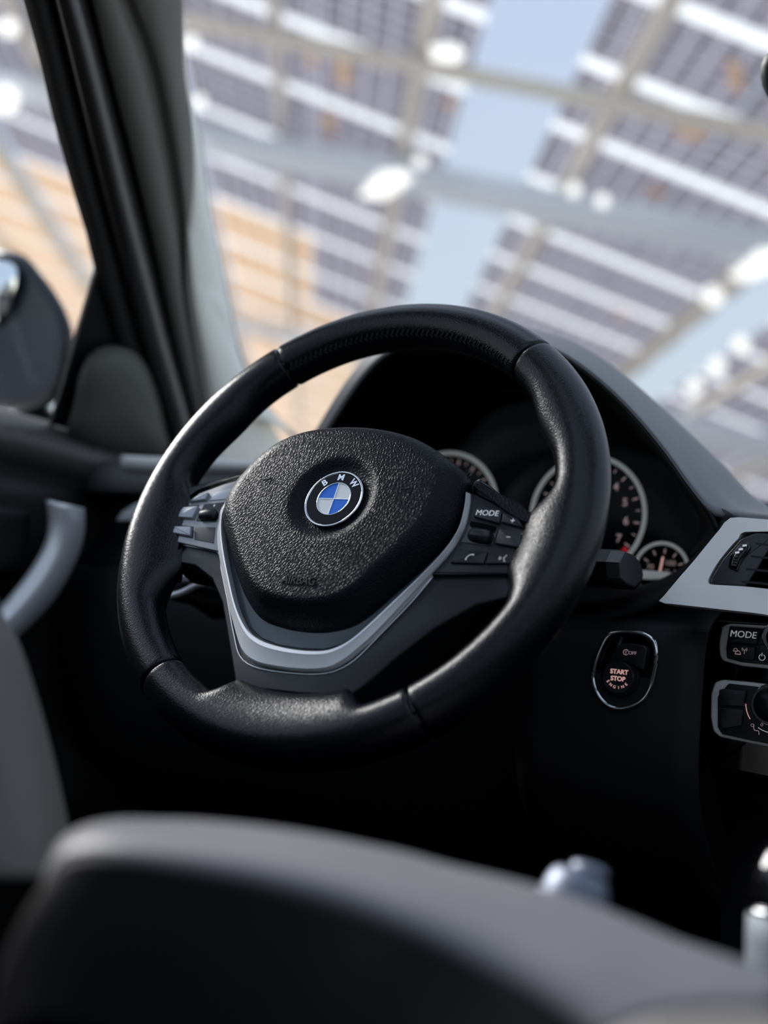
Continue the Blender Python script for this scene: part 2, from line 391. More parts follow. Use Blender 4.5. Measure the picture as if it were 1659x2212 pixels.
# lower pale corner between pillar foot and dash
loft('pillar_foot', [[LP(402, 610, .004), LP(440, 820, .004), LP(432, 1005, .01)], [LP(470, 640, -.03), LP(500, 840, -.03), LP(520, 1005, -.02)],
                     [LP(512, 745, -.06), LP(560, 865, -.07), LP(640, 1005, -.06)]], M['pale'], pil, n=20, vs=12, solid=.002)
V, Fc = tube([LP(512, 742, -.056), LP(535, 812, -.062), LP(565, 872, -.066), LP(605, 915, -.06), LP(660, 972, -.055)], .0024, 8, n=30)
mesh('glass_seal', V, Fc, M['rubber'], pil)

# ------------------------------------------------------------------ driver's door
door = thing('door_1', None, None, loc=(-.52, -.1, -.3), kind='structure')
sill = [(-260, 860), (-120, 872), (0, 888), (110, 915), (200, 942), (290, 972), (380, 990), (470, 992)]
def dx(E, X, dy=0): return [aX(x, y + dy, X) for x, y in E]
loft('door_top', [dx(sill, -.515), dx(sill, -.495, 4), dx(sill, -.478, 22), dx(sill, -.470, 50), dx(sill, -.474, 85), dx(sill, -.49, 130), dx(sill, -.492, 220)], M['doortop'], door, n=40, vs=20, solid=.004)
loft('door_card', [[Vector((-.488, y, z)) for y in (-.9, -.4, 0, .3, .62)] for z in (.05, -.02)] + [[Vector((x_, y, z)) for y in (-.9, -.4, 0, .3, .62)] for z, x_ in ((-.1, -.492), (-.22, -.485), (-.26, -.45), (-.35, -.47), (-.56, -.49))], M['doorm'], door, n=14, vs=24, solid=.004)
# sail panel with cloth covered tweeter
sail = [(208, 578), (250, 720), (300, 860), (335, 960), (230, 945), (110, 915), (140, 810), (175, 690)]
mesh('sail_panel', [LP(x, y, .006) for x, y in sail], [tuple(range(len(sail)))], M['black'], door, smooth=False, solid=.006)
V, Fc = tube([LP(x, y, .012) for x, y in ((208, 590), (188, 660), (160, 755), (132, 850), (110, 920))], .0022, 8)
mesh('glass_run', V, Fc, M['frame'], door)
sp = [(148, 945), (158, 870), (172, 800), (200, 758), (245, 745), (290, 757), (322, 797), (345, 860), (358, 920), (362, 985), (250, 985)]
ctr = (262, 880); rws = []
for k_, of in ((1.0, .008), (.97, .020), (.85, .030), (.6, .036), (.3, .039), (.02, .040)):
    rws.append(catmull([LP(ctr[0] + (x - ctr[0]) * k_, ctr[1] + (y - ctr[1]) * k_, of) for x, y in sp], 40, closed=True))
V = [v for r in rws for v in r]; Fc = []
for i in range(len(rws) - 1):
    for j in range(40): Fc.append((i * 40 + j, i * 40 + (j + 1) % 40, (i + 1) * 40 + (j + 1) % 40, (i + 1) * 40 + j))
Fc.append(tuple(range((len(rws) - 1) * 40, len(rws) * 40)))
mesh('speaker_cover', V, Fc, M['mesh'], door, label='oval cloth covered tweeter cover')
# silver pull handle: an arc with a bright inner bevel
Oe = [(180, 1098), (180, 1150), (163, 1210), (122, 1285), (65, 1350), (0, 1405), (-90, 1450)]
Ie = [(101, 1080), (106, 1125), (98, 1172), (70, 1225), (32, 1275), (-8, 1318), (-90, 1375)]
Be = [(112, 1082), (118, 1130), (110, 1180), (82, 1234), (42, 1288), (0, 1333), (-90, 1390)]
pull = loft('pull_handle', [dx(Ie, -.452), dx(Ie, -.440), dx(Be, -.428), dx([((a[0] + b[0]) / 2, (a[1] + b[1]) / 2) for a, b in zip(Be, Oe)], -.424), dx(Oe, -.432), dx(Oe, -.448)], M['silver'], door, n=40, solid=.002)
pull['label'] = 'curved satin silver door pull'
mesh('pull_cup', *box(Vector((-.472, .06, -.02)), X1 * .015, Y1 * .10, Z1 * .035), M['black'], door, bevel=.012)
# driver's window pane
E0w = [LP(x, y, -.004) for x, y in ((-400, -300), (35, -80), (120, 260), (208, 580), (160, 740), (110, 915), (-400, 850))]
mesh('window_2', E0w, [tuple(range(len(E0w)))], M['glass'], smooth=False, solid=.004, kind='structure')

# ================================================================== CAR THINGS
# ------------------------------------------------------------------ door mirror outside
mir = thing('door_mirror', 'dark blue wing mirror outside the driver window', 'mirror', loc=aY(20, 880, .34))
mo = [(-170, 600), (-120, 560), (-50, 542), (10, 540), (55, 553), (88, 590), (125, 640), (150, 690), (160, 740), (152, 800), (140, 845), (100, 880), (30, 888), (-60, 870), (-130, 820), (-170, 720)]
def ringrows(poly, ctr, spec, fn):
    return [catmull([fn(ctr[0] + (x - ctr[0]) * s, ctr[1] + (y - ctr[1]) * s, d) for x, y in poly], 48, closed=True) for s, d in spec]
def closedloft(name, rws, material, parent, cap0=True, cap1=True, **k):
    n = len(rws[0]); V = [v for r in rws for v in r]; Fc = []
    for i in range(len(rws) - 1):
        for j in range(n): Fc.append((i * n + j, i * n + (j + 1) % n, (i + 1) * n + (j + 1) % n, (i + 1) * n + j))
    if cap1: Fc.append(tuple(range((len(rws) - 1) * n, len(rws) * n)))
    if cap0: Fc.append(tuple(reversed(range(n))))
    return mesh(name, V, Fc, material, parent, **k)
closedloft('housing', ringrows(mo, (0, 700), [(.80, .335), (.92, .33), (1, .345), (.99, .38), (.85, .44), (.5, .47)], aY), M['paint'], mir)
mg = [(-110, 610), (-60, 568), (0, 562), (34, 575), (36, 610), (25, 645), (8, 680), (-25, 705), (-90, 700)]
closedloft('mirror_pane', ringrows(mg, (-30, 630), [(1.0, .330), (.98, .326)], aY), M['mirror'], mir)
mesh('mirror_arm', *tube([aY(60, 850, .37), aY(80, 910, .37), aY(130, 940, .36)], .022, 12, n=10), M['paint'], mir)

# ------------------------------------------------------------------ bonnet of the car
bn = []
for y, z in ((.86, .135), (1.0, .158), (1.3, .160), (1.7, .13), (1.95, .05)):
    bn.append([Vector((x, y, z - .06 * abs((x - .37) / .75) ** 3)) for x in (-.36, -.2, .1, .37, .7, 1.0, 1.1)])
loft('bonnet', bn, M['paint'], None, n=24, vs=20, solid=.006, label='glossy dark blue car bonnet beyond the windshield', cat='bonnet')

# ------------------------------------------------------------------ dashboard
dash = thing('dashboard', 'black grained dashboard with instrument hood and silver trims', 'dashboard', loc=(.3, .4, -.3))
def prof(name, pr, x0, x1, material, **k):
    rows_ = [[Vector((x0 + (x1 - x0) * t, y, z)) for t in (0, .33, .66, 1)] for y, z in pr]
    return loft(name, rows_, material, dash, n=8, vs=40, **k)
def yrow_(E, Y): return [aY(x, y, Y) for x, y in E]
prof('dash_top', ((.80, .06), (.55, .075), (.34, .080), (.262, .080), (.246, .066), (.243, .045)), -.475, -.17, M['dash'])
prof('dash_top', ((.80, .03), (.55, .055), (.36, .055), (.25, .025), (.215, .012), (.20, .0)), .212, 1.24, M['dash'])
prof('dash_core', ((.80, .03), (.50, .05), (.36, .02), (.33, -.03), (.32, -.10)), -.20, .20, M['black'])
prof('vent_face', ((.25, .047), (.262, .03), (.262, .0), (.24, -.03)), -.47, -.17, M['black'])
prof('lower_panel', ((.24, -.02), (.17, -.045), (.150, -.06), (.147, -.11), (.150, -.150), (.17, -.19), (.25, -.25), (.42, -.33), (.46, -.55)), .075, .215, M['lower'])
prof('knee_panel', ((.26, -.02), (.225, -.055), (.235, -.16), (.30, -.25), (.45, -.33), (.48, -.55)), -.47, .08, M['lower'])
loft('dash_edge_trim', [yrow_([(262, 984), (330, 988), (430, 990), (560, 997)], .236), yrow_([(262, 992), (330, 998), (430, 1001), (560, 1006)], .230), yrow_([(262, 1012), (330, 1018), (430, 1019), (560, 1022)], .238)], M['trimsilver'], dash, n=20, vs=6, solid=.002)
# instrument hood: silhouette -> lip -> funnel to the dial window
hs = [(655, 985), (690, 935), (745, 845), (795, 778), (830, 738), (900, 712), (1000, 700), (1100, 705), (1175, 722), (1250, 748), (1330, 800), (1430, 885), (1540, 990), (1620, 1072), (1680, 1108), (1740, 1118)]
hl = [(663, 990), (698, 938), (755, 850), (806, 786), (855, 752), (940, 735), (1030, 728), (1120, 735), (1190, 752), (1262, 795), (1345, 868), (1425, 960), (1490, 1050), (1540, 1104), (1600, 1112), (1660, 1116), (1730, 1122)]
hg = [(663, 990), (698, 938), (755, 850), (806, 786), (855, 752), (940, 735), (1030, 728), (1120, 735), (1190, 752), (1262, 795), (1345, 868), (1425, 960), (1490, 1050), (1535, 1108), (1555, 1150)]
hf = [(700, 1040), (735, 965), (800, 905), (850, 868), (900, 850), (1000, 840), (1080, 842), (1150, 850), (1240, 872), (1315, 905), (1400, 965), (1465, 1035), (1510, 1110), (1518, 1150), (1490, 1200)]
def yrow(E, Y, dy=0): return [aY(x, y + dy, Y) for x, y in E]
def up(E, dz, dyv=0): return [p + Vector((0, dyv, dz)) for p in E]
hsr = yrow(hs, .27)
mid = [(a * .5 + b * .5) for a, b in zip(yrow(hs, .20), yrow(hl, .20))]
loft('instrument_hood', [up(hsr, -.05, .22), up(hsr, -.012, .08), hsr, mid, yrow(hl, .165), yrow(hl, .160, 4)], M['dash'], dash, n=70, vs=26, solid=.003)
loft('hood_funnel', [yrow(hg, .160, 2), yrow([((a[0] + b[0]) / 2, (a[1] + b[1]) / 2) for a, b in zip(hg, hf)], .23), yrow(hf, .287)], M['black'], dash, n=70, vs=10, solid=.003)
V, Fc = tube(yrow(hf, .284), .0012, 6, n=70)
mesh('window_rim', V, Fc, M['satin'], dash)
lo = [(1590, 1116), (1580, 1126), (1545, 1180), (1480, 1250), (1425, 1300), (1340, 1330), (1240, 1345)]
li = [(1540, 1085), (1536, 1135), (1520, 1180), (1480, 1225), (1430, 1255), (1370, 1275), (1280, 1300)]
loft('hood_lower_lip', [yrow(lo, .19), yrow(lo, .155), yrow([((a[0] + b[0]) / 2, (a[1] + b[1]) / 2) for a, b in zip(lo, li)], .165), yrow(li, .21), yrow(li, .287)], M['lower'], dash, n=40, vs=16, solid=.003)
# column shroud
shr = []
for y, w, zt, zb in ((.045, .050, .015, -.070), (.06, .062, .025, -.085), (.16, .075, .03, -.10), (.27, .085, .03, -.11)):
    c = [(-w, zt - .02), (-w + .02, zt), (w - .02, zt), (w, zt - .02), (w + .004, zb + .035), (w - .03, zb), (-w + .03, zb), (-w - .004, zb + .035)]
    shr.append(catmull([Vector((x, y, z)) for x, z in c], 40, closed=True))
scol = thing('steering_column', 'matte black column shroud behind the steering wheel', 'column', loc=(0, .16, -.11))
closedloft('column_shroud', shr, M['black'], scol)
# small scuffs / marks on the lower shroud
for i, (x, y, w_, h_) in enumerate(((1132, 1520, 5, 9), (1148, 1540, 6, 12), (1160, 1556, 4, 9))):
    q = [aY(x - w_, y + 4, .20), aY(x + w_ * .2, y - h_, .20), aY(x + w_, y + 2, .20), aY(x + w_ * .1, y + h_, .20)]
    mesh('etched_mark', q, [(0, 1, 2, 3)], M['pinkoff'], scol, smooth=False, solid=.0006)
# left silver slip seen beside the rim
mesh('dash_end_trim', *join(prism([(p.x, p.z) for p in (aY(250, 1125, .24), aY(262, 1105, .24), aY(295, 1085, .24), aY(400, 1090, .24), aY(400, 1120, .24))], 0, .006, .002)), M['silver'], None)
o = bpy.data.objects['dash_end_trim']; o.matrix_world = Matrix(((1, 0, 0, 0), (0, 0, -1, .246), (0, 1, 0, 0), (0, 0, 0, 1)))
o.parent = dash; o.matrix_parent_inverse = Matrix.Translation(-dash.location)
# centre stack in gloss black
def yprism(name, E, Y, th, material, parent, bv=.001, r=0, steps=3, tilt=0, **k):
    """prism whose front face lies at y = Y, facing the seats"""
    q = [hit(x, y, (0, 1, -tilt), Y) for x, y in E]; pl = [(p.x, p.z) for p in q]
    if r: pl = rounded(pl, r)
    V, Fc = prism(pl, 0, th, bv, steps)
    V = [Vector((v[0], Y + th - v[2] + tilt * v[1], v[1])) for v in V]
    o = mesh(name, V, Fc, material, parent, **k); smooth_by_angle(o); return o
yprism('centre_stack', [(1488, 1335), (1900, 1360), (1900, 1760), (1530, 1680), (1500, 1600), (1480, 1460)], .176, .05, M['gloss'], dash, .010, r=.006, steps=5)
prof('stack_base', ((.20, -.12), (.20, -.16), (.24, -.22), (.24, -.40)), .215, .62, M['lower'])

# ------------------------------------------------------------------ instrument cluster
clu = thing('instrument_cluster', 'black instrument cluster with silver ringed dials behind the wheel', 'gauge', loc=(.03, .29, 0))
face = [(690, 1060), (735, 960), (850, 862), (1000, 836), (1150, 846), (1315, 900), (1400, 960), (1470, 1035), (1525, 1130), (1500, 1215), (1440, 1262), (1300, 1300), (1000, 1300), (750, 1250)]
yprism('dial_plate', face, .288, .006, M['dial'], clu, .0005)
def dial(cx, cy, R, r, nm='dial_ring', yy=.280):
    O = aY(cx, cy, yy); V, Fc = torus(O, X1, Z1, R, r, 72, 8, flat=.9); ring = mesh(nm, V, Fc, M['ring'], clu); return O, ring
def tick(O, ring, a, r0, r1, w, material=None, nm='tick'):
    d = X1 * math.cos(a) + Z1 * math.sin(a); s = Z1 * math.cos(a) - X1 * math.sin(a)
    return mesh(nm, *box(O + d * (r0 + r1) / 2, d * (r1 - r0) / 2, s * w / 2, Y1 * .0003), material or M['pinkoff'], clu, smooth=False)
Ot, rt = dial(1268, 1113, .0515, .0021)
Ot2 = Ot + Y1 * .003
for i in range(8):
    a = math.radians(-33 + (7 - i) * 27)
    tick(Ot2, rt, a, .0415, .0465, .0013)
    tick(Ot2, rt, a + math.radians(13.5), .043, .0465, .0009)
    text_on('numeral', str(i), .0095, Ot2 + (X1 * math.cos(a) + Z1 * math.sin(a)) * .0345, X1, Z1, M['pinkoff'], clu, bold=.0002)
for a in (-38, -43, -48): tick(Ot2, rt, math.radians(a), .043, .0475, .003, M['red'], 'red_mark')
mesh('needle', *box(Ot2 + Vector((-.02, 0, -.02)), (X1 + Z1) * .012, (X1 - Z1) * .0006, Y1 * .0004), M['pinkoff'], clu, smooth=False)
Os, rs = dial(962, 1098, .0515, .0021)
for i in range(14):
    a = math.radians(225 - i * 270 / 13); tick(Os + Y1 * .003, rs, a, .041, .0465, .0014)
    if i < 13: tick(Os + Y1 * .003, rs, a - math.radians(10.4), .0435, .0465, .0009)
Oq, rq = dial(1428, 1232, .0228, .0016)
for i, a in enumerate((150, 118, 86, 54, 22)): tick(Oq + Y1 * .003, rq, math.radians(a), .0145, .0185, .0011)
text_on('numeral', '70', .0062, Oq + Vector((-.0105, .003, .0025)), X1, Z1, M['pinkoff'], clu)
text_on('numeral', '100', .0062, Oq + Vector((.0065, .003, .0065)), X1, Z1, M['pinkoff'], clu)
text_on('numeral', '130', .0058, Oq + Vector((.0135, .003, -.001)), X1, Z1, M['pinkoff'], clu)
text_on('unit_mark', '°C', .0042, Oq + Vector((.004, .003, -.0005)), X1, Z1, M['pinkoff'], clu)
mesh('needle', *box(Oq + Vector((-.001, .002, .003)), Z1 * .0085 + X1 * .0012, X1 * .0008, Y1 * .0004), M['pink'], clu, smooth=False)
yprism('dial_foot', [(1375, 1236), (1385, 1231), (1447, 1236), (1437, 1249), (1400, 1251), (1378, 1249)], .262, .006, M['ring'], clu, .001)
yprism('cluster_lens', [(x, y) for x, y in face], .272, .001, M['lens'], clu, .0002)

# ------------------------------------------------------------------ column stalks
def xprism(E, X, L, bv=.002, ctr=None):
    q = [aX(x, y, X) for x, y in E]; V, Fc = prism([(p.y, p.z) for p in q], 0, L, bv)
    return [Vector((X - L + v[2], v[0], v[1])) for v in V], Fc
ws_ = thing('wiper_stalk', 'dark grey wiper stalk right of the steering wheel', 'lever', loc=(.10, .08, -.02))
Es = [(1350, 1191), (1372, 1199), (1384, 1216), (1389, 1240), (1386, 1256), (1373, 1269), (1355, 1262), (1341, 1250), (1338, 1215)]
V, Fc = xprism(Es, .168, .010, .0012)
mesh('end_cap', V, Fc, mat('stalk_cap', (.05, .052, .058), .45), ws_, smooth=False)
Eb = [(1343, 1188), (1372, 1199), (1386, 1216), (1391, 1240), (1388, 1260), (1374, 1275), (1355, 1268), (1338, 1256), (1333, 1215)]
V, Fc = xprism(Eb, .157, .085, .002); smooth_by_angle(mesh('lever_body', V, Fc, M['satin'], ws_))
ts = thing('turn_signal_stalk', 'black stalk with drawn edge highlights left behind the steering wheel', 'lever', loc=(-.12, .08, -.03))
P = [aY(350, 1283, .055), aY(362, 1262, .06), aY(395, 1248, .065), aY(425, 1245, .07), aY(450, 1255, .075)]
mesh('edge_glint', *tube(P, .0045, 8, n=20), M['silver'], ts)  # silver tubes draw the light along the stalk's edges
P2 = [aY(352, 1290, .055), aY(390, 1282, .06), aY(425, 1265, .068), aY(445, 1262, .072)]
mesh('edge_glint', *tube(P2, .0030, 8, n=20), M['silver'], ts)
Vb = []
for y_, (a_, b_) in zip((.06, .075, .09, .10), (((352, 1250), (365, 1295)), ((400, 1240), (440, 1310)), ((455, 1250), (475, 1340)), ((560, 1230), (580, 1330)))):
    A_ = aY(*a_, y_); B_ = aY(*b_, y_); c_ = (A_ + B_) / 2; h_ = (A_.z - B_.z) / 2
    Vb.append([Vector((c_.x, c_.y + math.cos(t) * .012, c_.z + math.sin(t) * h_)) for t in [i * 2 * PI / 16 for i in range(16)]])
closedloft('lever_body', Vb, M['satin'], ts)

# ------------------------------------------------------------------ air vent with silver surround
vent = thing('air_vent', 'centre air vent in a brushed silver surround, black slats', 'vent', loc=aY(1500, 1300, .15))
sil = [(1580, 1119), (1640, 1121), (1900, 1150), (1900, 1380), (1659, 1332), (1424, 1304), (1436, 1288), (1500, 1213), (1560, 1140)]
vin = [(1533, 1260), (1536, 1247), (1560, 1208), (1600, 1163), (1632, 1150), (1900, 1165), (1900, 1310), (1659, 1273), (1545, 1264)]
V0 = [aY(x, y, .135) for x, y in sil]; Vi = [aY(x, y, .137) for x, y in vin]
# frame with an opening: outer ring -> face -> inner ring, resampled rings matched point for point
def aT(x, y, Y): return hit(x, y, (0, 1, -.36), Y)
def framed(name, outer, inner, Y, th, material, parent, n=72, depth=.02, bev=.004):
    o_ = catmull([aT(x, y, Y) for x, y in outer], n, True); i_ = [None] * n
    c = sum((aT(x, y, Y) for x, y in inner), Vector()) / len(inner)
    ii = catmull([aT(x, y, Y) for x, y in inner], 400, True)
    for k, p in enumerate(o_):
        a = math.atan2(p.z - c.z, p.x - c.x)
        i_[k] = min(ii, key=lambda q: abs((math.atan2(q.z - c.z, q.x - c.x) - a + PI) % (2 * PI) - PI)).copy()
    back = [Vector((p.x, p.y + depth, p.z)) for p in o_]; ob = [p + Vector((0, bev * .2, 0)) for p in [Vector((p.x, p.y, p.z)) for p in o_]]
    ob2 = [p.lerp(c, .012) + Vector((0, -bev, 0)) for p in o_]
    inn = [p + Vector((0, -bev, 0)) for p in i_]; ind = [p + Vector((0, depth, 0)) for p in i_]
    R_ = [back, ob, ob2, inn, ind]; V = [v for r in R_ for v in r]; Fc = []
    for i in range(4):
        for j in range(n): Fc.append((i * n + j, i * n + (j + 1) % n, (i + 1) * n + (j + 1) % n, (i + 1) * n + j))
    return smooth_by_angle(mesh(name, V, Fc, material, parent), 30)
framed('silver_surround', [(1580, 1119), (1640, 1121), (1760, 1132), (1900, 1150), (1900, 1260), (1900, 1380), (1780, 1355), (1659, 1330), (1540, 1316), (1450, 1306), (1424, 1303), (1436, 1288), (1466, 1252), (1500, 1213), (1530, 1176), (1560, 1140)], vin, .135, .01, M['trimsilver'], vent)
bez = [(1533, 1260), (1536, 1247), (1560, 1208), (1600, 1163), (1632, 1150), (1680, 1152), (1659, 1190), (1635, 1230), (1610, 1268), (1545, 1264)]
yprism('vent_cheek', bez, .131, .012, M['satin'], vent, .0015, r=.002, tilt=.36)
mesh('vent_back', [aT(x, y, .16) for x, y in vin], [tuple(range(len(vin)))], M['gloss'], vent, smooth=False, solid=.001)
for i in range(4):
    yA = 1172 + i * 27; A_ = aT(1640 - i * 10, yA, .140); B_ = aT(1900, yA + 28, .140)
    c_ = (A_ + B_) / 2; d_ = (B_ - A_) / 2
    mesh('slat', *box(c_, d_, Y1 * .010 + Z1 * .002, Z1 * .0007), M['satin'], vent, smooth=False)
# thumb wheel
yprism('wheel_slot', [(1572, 1225), (1578, 1200), (1598, 1175), (1618, 1170), (1622, 1182), (1604, 1205), (1592, 1233)], .1295, .002, M['gloss'], vent, .0004, r=.001, tilt=.36)
Tw = [(1577, 1222), (1582, 1203), (1599, 1180), (1615, 1176), (1612, 1190), (1598, 1208), (1588, 1226)]
tw = yprism('thumb_wheel', Tw, .1265, .004, M['satin'], vent, .0015, r=.001, tilt=.36)
for i, (x, y) in enumerate(((1592, 1194), (1600, 1187), (1608, 1179))):
    a_ = [aT(x - 4, y - 2, .1255), aT(x + 5, y - 3, .1255), aT(x + 5, y + 1, .1255), aT(x - 4, y + 2, .1255)]
    mesh('dash_mark', a_, [(0, 1, 2, 3)], M['white'], tw, smooth=False, solid=.0003, local=False)
for i in range(4):
    y = 1203 + i * 6; mesh('grip_rib', *box(aT(1590 - i * 1.5, y, .1255), (aT(1596, y + 2, .126) - aT(1586, y, .126)) * .5, Z1 * .0003, Y1 * .0005), M['gloss'], tw, smooth=False)

# ------------------------------------------------------------------ start / stop button
stt = thing('start_button', 'round start stop engine button in a chrome teardrop bezel', 'button', loc=aY(1345, 1530, .15))
SB = [(1330, 1367), (1360, 1365), (1392, 1371), (1412, 1386), (1417, 1410), (1414, 1445), (1404, 1485), (1385, 1513), (1350, 1530), (1318, 1526), (1294, 1503), (1282, 1470), (1285, 1436), (1298, 1400), (1312, 1375)]
yprism('well', [(1346 + (x - 1346) * .96, 1450 + (y - 1450) * .96) for x, y in SB], .1455, .004, M['gloss'], stt, .0005)
mesh('chrome_bezel', *tube([aY(x, y, .1435) for x, y in SB], .0019, 10, closed=True, n=120), M['chrome'], stt)
ob = yprism('eco_button', [(1325, 1402), (1335, 1392), (1362, 1389), (1392, 1395), (1398, 1402), (1390, 1450), (1352, 1428), (1314, 1436)], .1395, .006, M['button'], stt, .001, r=.002)
tp = aY(1352, 1410, .1392)
text_on('lettering', 'OFF', .0035, aY(1366, 1411, .1392), X1, Z1, M['pinkoff'], ob)
mesh('arrow_ring', *torus(aY(1352, 1409, .1392), X1, Z1, .0019, .0003, 20, 5, .5, 5.6), M['pinkoff'], ob)
mesh('arrow_stem', *box(aY(1352, 1409, .1390), Z1 * .0011, X1 * .00022, Y1 * .0001), M['pinkoff'], ob, smooth=False)
Oc = aY(1342, 1464, .1455)
V, Fc = lathe(Oc, -Y1, [(.0142, 0), (.0142, .003), (.0134, .0040), (.0128, .0034), (.0122, .0034), (.0118, .0062), (.0110, .0070), (.004, .0068), (.0005, .0067)], 48)
sb = smooth_by_angle(mesh('round_button', V, Fc, M['button'], stt), 40)
Tf = Oc - Y1 * .0073
text_on('lettering', 'START', .0046, Tf + Z1 * .0040 + X1 * .0006, X1, Z1, M['pink'], sb, bold=.00012)
text_on('lettering', 'STOP', .0046, Tf - Z1 * .0010, X1, Z1, M['pink'], sb, bold=.00012)
for i, ch in enumerate('ENGINE'):
    a = math.radians(-90 + (i - 2.5) * 21 - 4); d = X1 * math.cos(a) + Z1 * math.sin(a)
    text_on('lettering', ch, .0030, Tf + Z1 * .0014 + d * .0087, -d.cross(Y1) if False else (X1 * -math.sin(a) + Z1 * math.cos(a)), -d, M['pink'], sb)

# ------------------------------------------------------------------ radio panel
rad = thing('radio_panel', 'radio controls with MODE button in a silver bracket', 'control panel', loc=aY(1600, 1450, .17))
def bracket(parent, top, bot, left, inner, Y):
    P = top + left + bot
    return P
Cb = [(1659, 1352), (1575, 1347), (1560, 1353), (1553, 1385), (1553, 1412), (1560, 1427), (1600, 1438), (1900, 1470), (1900, 1375)]
yprism('bracket', Cb, .170, .008, M['trimsilver'], rad, .002, r=.002)
yprism('bracket_face', [(1576, 1352), (1900, 1378), (1900, 1462), (1600, 1430), (1570, 1422), (1568, 1400)], .1685, .008, M['satin'], rad, .0005, r=.001)
b1 = yprism('mode_button', [(1579, 1355), (1642, 1361), (1634, 1393), (1571, 1387)], .165, .006, M['button'], rad, .0007, r=.0008)
rx = (aY(1650, 1373, .165) - aY(1580, 1367, .165)).normalized()
text_on('lettering', 'MODE', .0066, aY(1605, 1371, .1648), rx, Z1, M['white'], b1, shear=.1)
b2 = yprism('traffic_button', [(1569, 1390), (1632, 1396), (1628, 1427), (1570, 1420)], .165, .006, M['button'], rad, .0007, r=.0008)
def car_icon(O, s, parent):
    pts = [(-1, -.5), (-.8, .1), (-.45, .6), (.45, .6), (.8, .1), (1, -.5)]
    mesh('car_icon', *tube([O + X1 * x * s + Z1 * y * s for x, y in pts], s * .14, 5, n=16), M['pinkoff'], parent)
    mesh('car_icon', *tube([O + X1 * x * s + Z1 * y * s for x, y in ((-1, -.5), (1, -.5))], s * .2, 5, n=4), M['pinkoff'], parent)
car_icon(aY(1594, 1410, .1648), .0020, b2); car_icon(aY(1589, 1404, .1648), .0016, b2)
O = aY(1608, 1406, .1648)
mesh('aerial_icon', *tube([O - Z1 * .0022, O + Z1 * .001], .0003, 5, n=4), M['pinkoff'], b2)
for rr in (.0010, .0018):
    for a0 in (-.7, PI - .7): mesh('aerial_icon', *torus(O + Z1 * .001, X1, Z1, rr, .0002, 10, 5, a0, a0 + 1.4), M['pinkoff'], b2)
b3 = yprism('power_button', [(1641, 1390), (1700, 1396), (1700, 1436), (1632, 1428)], .166, .006, M['button'], rad, .0007, r=.0008)
mesh('power_icon', *torus(aY(1646, 1420, .1657), X1, Z1, .0021, .00028, 20, 5, PI * .5 + .5, PI * 2.5 - .5), M['white'], b3)
mesh('power_icon', *box(aY(1646, 1414, .1657), Z1 * .0012, X1 * .00025, Y1 * .0001), M['white'], b3, smooth=False)
V, Fc = lathe(aY(1684, 1378, .168), -Y1, [(.0105, 0), (.0105, .008), (.0098, .009), (.0088, .009)], 40); kb = smooth_by_angle(mesh('volume_knob', V, Fc, M['chrome'], rad))
V, Fc = lathe(aY(1684, 1378, .160), -Y1, [(.0088, 0), (.0086, .003), (.001, .0032)], 40); mesh('knob_face', V, Fc, M['satin'], kb)

# ------------------------------------------------------------------ climate panel
cli = thing('climate_panel', 'climate controls with a chrome ringed dial in a silver bracket', 'control panel', loc=aY(1600, 1620, .17))
Cc = [(1900, 1510), (1620, 1473), (1560, 1468), (1543, 1474), (1535, 1500), (1534, 1550), (1540, 1580), (1553, 1592), (1620, 1606), (1900, 1660)]
yprism('bracket', Cc, .170, .008, M['trimsilver'], cli, .002, r=.002)
yprism('bracket_face', [(1574, 1476), (1900, 1514), (1900, 1652), (1620, 1599), (1560, 1586), (1550, 1570), (1550, 1505)], .1682, .008, M['satin'], cli, .0005, r=.001)
yprism('seat_heat_button', [(1553, 1490), (1566, 1487), (1612, 1492), (1606, 1527), (1552, 1524)], .165, .005, M['button'], cli, .0007, r=.0008)
yprism('defrost_button', [(1552, 1528), (1606, 1532), (1602, 1568), (1560, 1575), (1550, 1560)], .166, .005, M['button'], cli, .0007, r=.0008)
Ok = aY(1672, 1523, .168)
V, Fc = lathe(Ok, -Y1, [(.0150, 0), (.0150, .005), (.0140, .0075), (.0122, .0075)], 48); kb = smooth_by_angle(mesh('temperature_knob', V, Fc, M['chrome'], cli))
V, Fc = lathe(Ok - Y1 * .006, -Y1, [(.0122, 0), (.0120, .004), (.001, .0042)], 48); mesh('knob_face', V, Fc, M['satin'], kb)
mesh('scale_arc', *torus(Ok - Y1 * .0002, X1, Z1, .0195, .0003, 20, 5, PI * 1.02, PI * 1.2), M['pink'], cli)
mesh('scale_arc', *torus(Ok - Y1 * .0002, X1, Z1, .0195, .0003, 20, 5, PI * 1.33, PI * 1.5), M['white'], cli)
O = aY(1634, 1574, .1680)
mesh('seat_icon', *tube([O + X1 * x + Z1 * z for x, z in ((-.002, .003), (-.0015, -.001), (.0015, -.0015), (.002, -.004))], .0003, 5, n=12), M['pinkoff'], cli)
mesh('seat_icon', *torus(O + Vector((-.003, 0, .002)), X1, Z1, .001, .0002, 12, 5), M['pinkoff'], cli)
mesh('seat_icon', *torus(O + Vector((.0035, 0, .003)), X1, Z1, .0008, .0002, 12, 5), M['pinkoff'], cli)

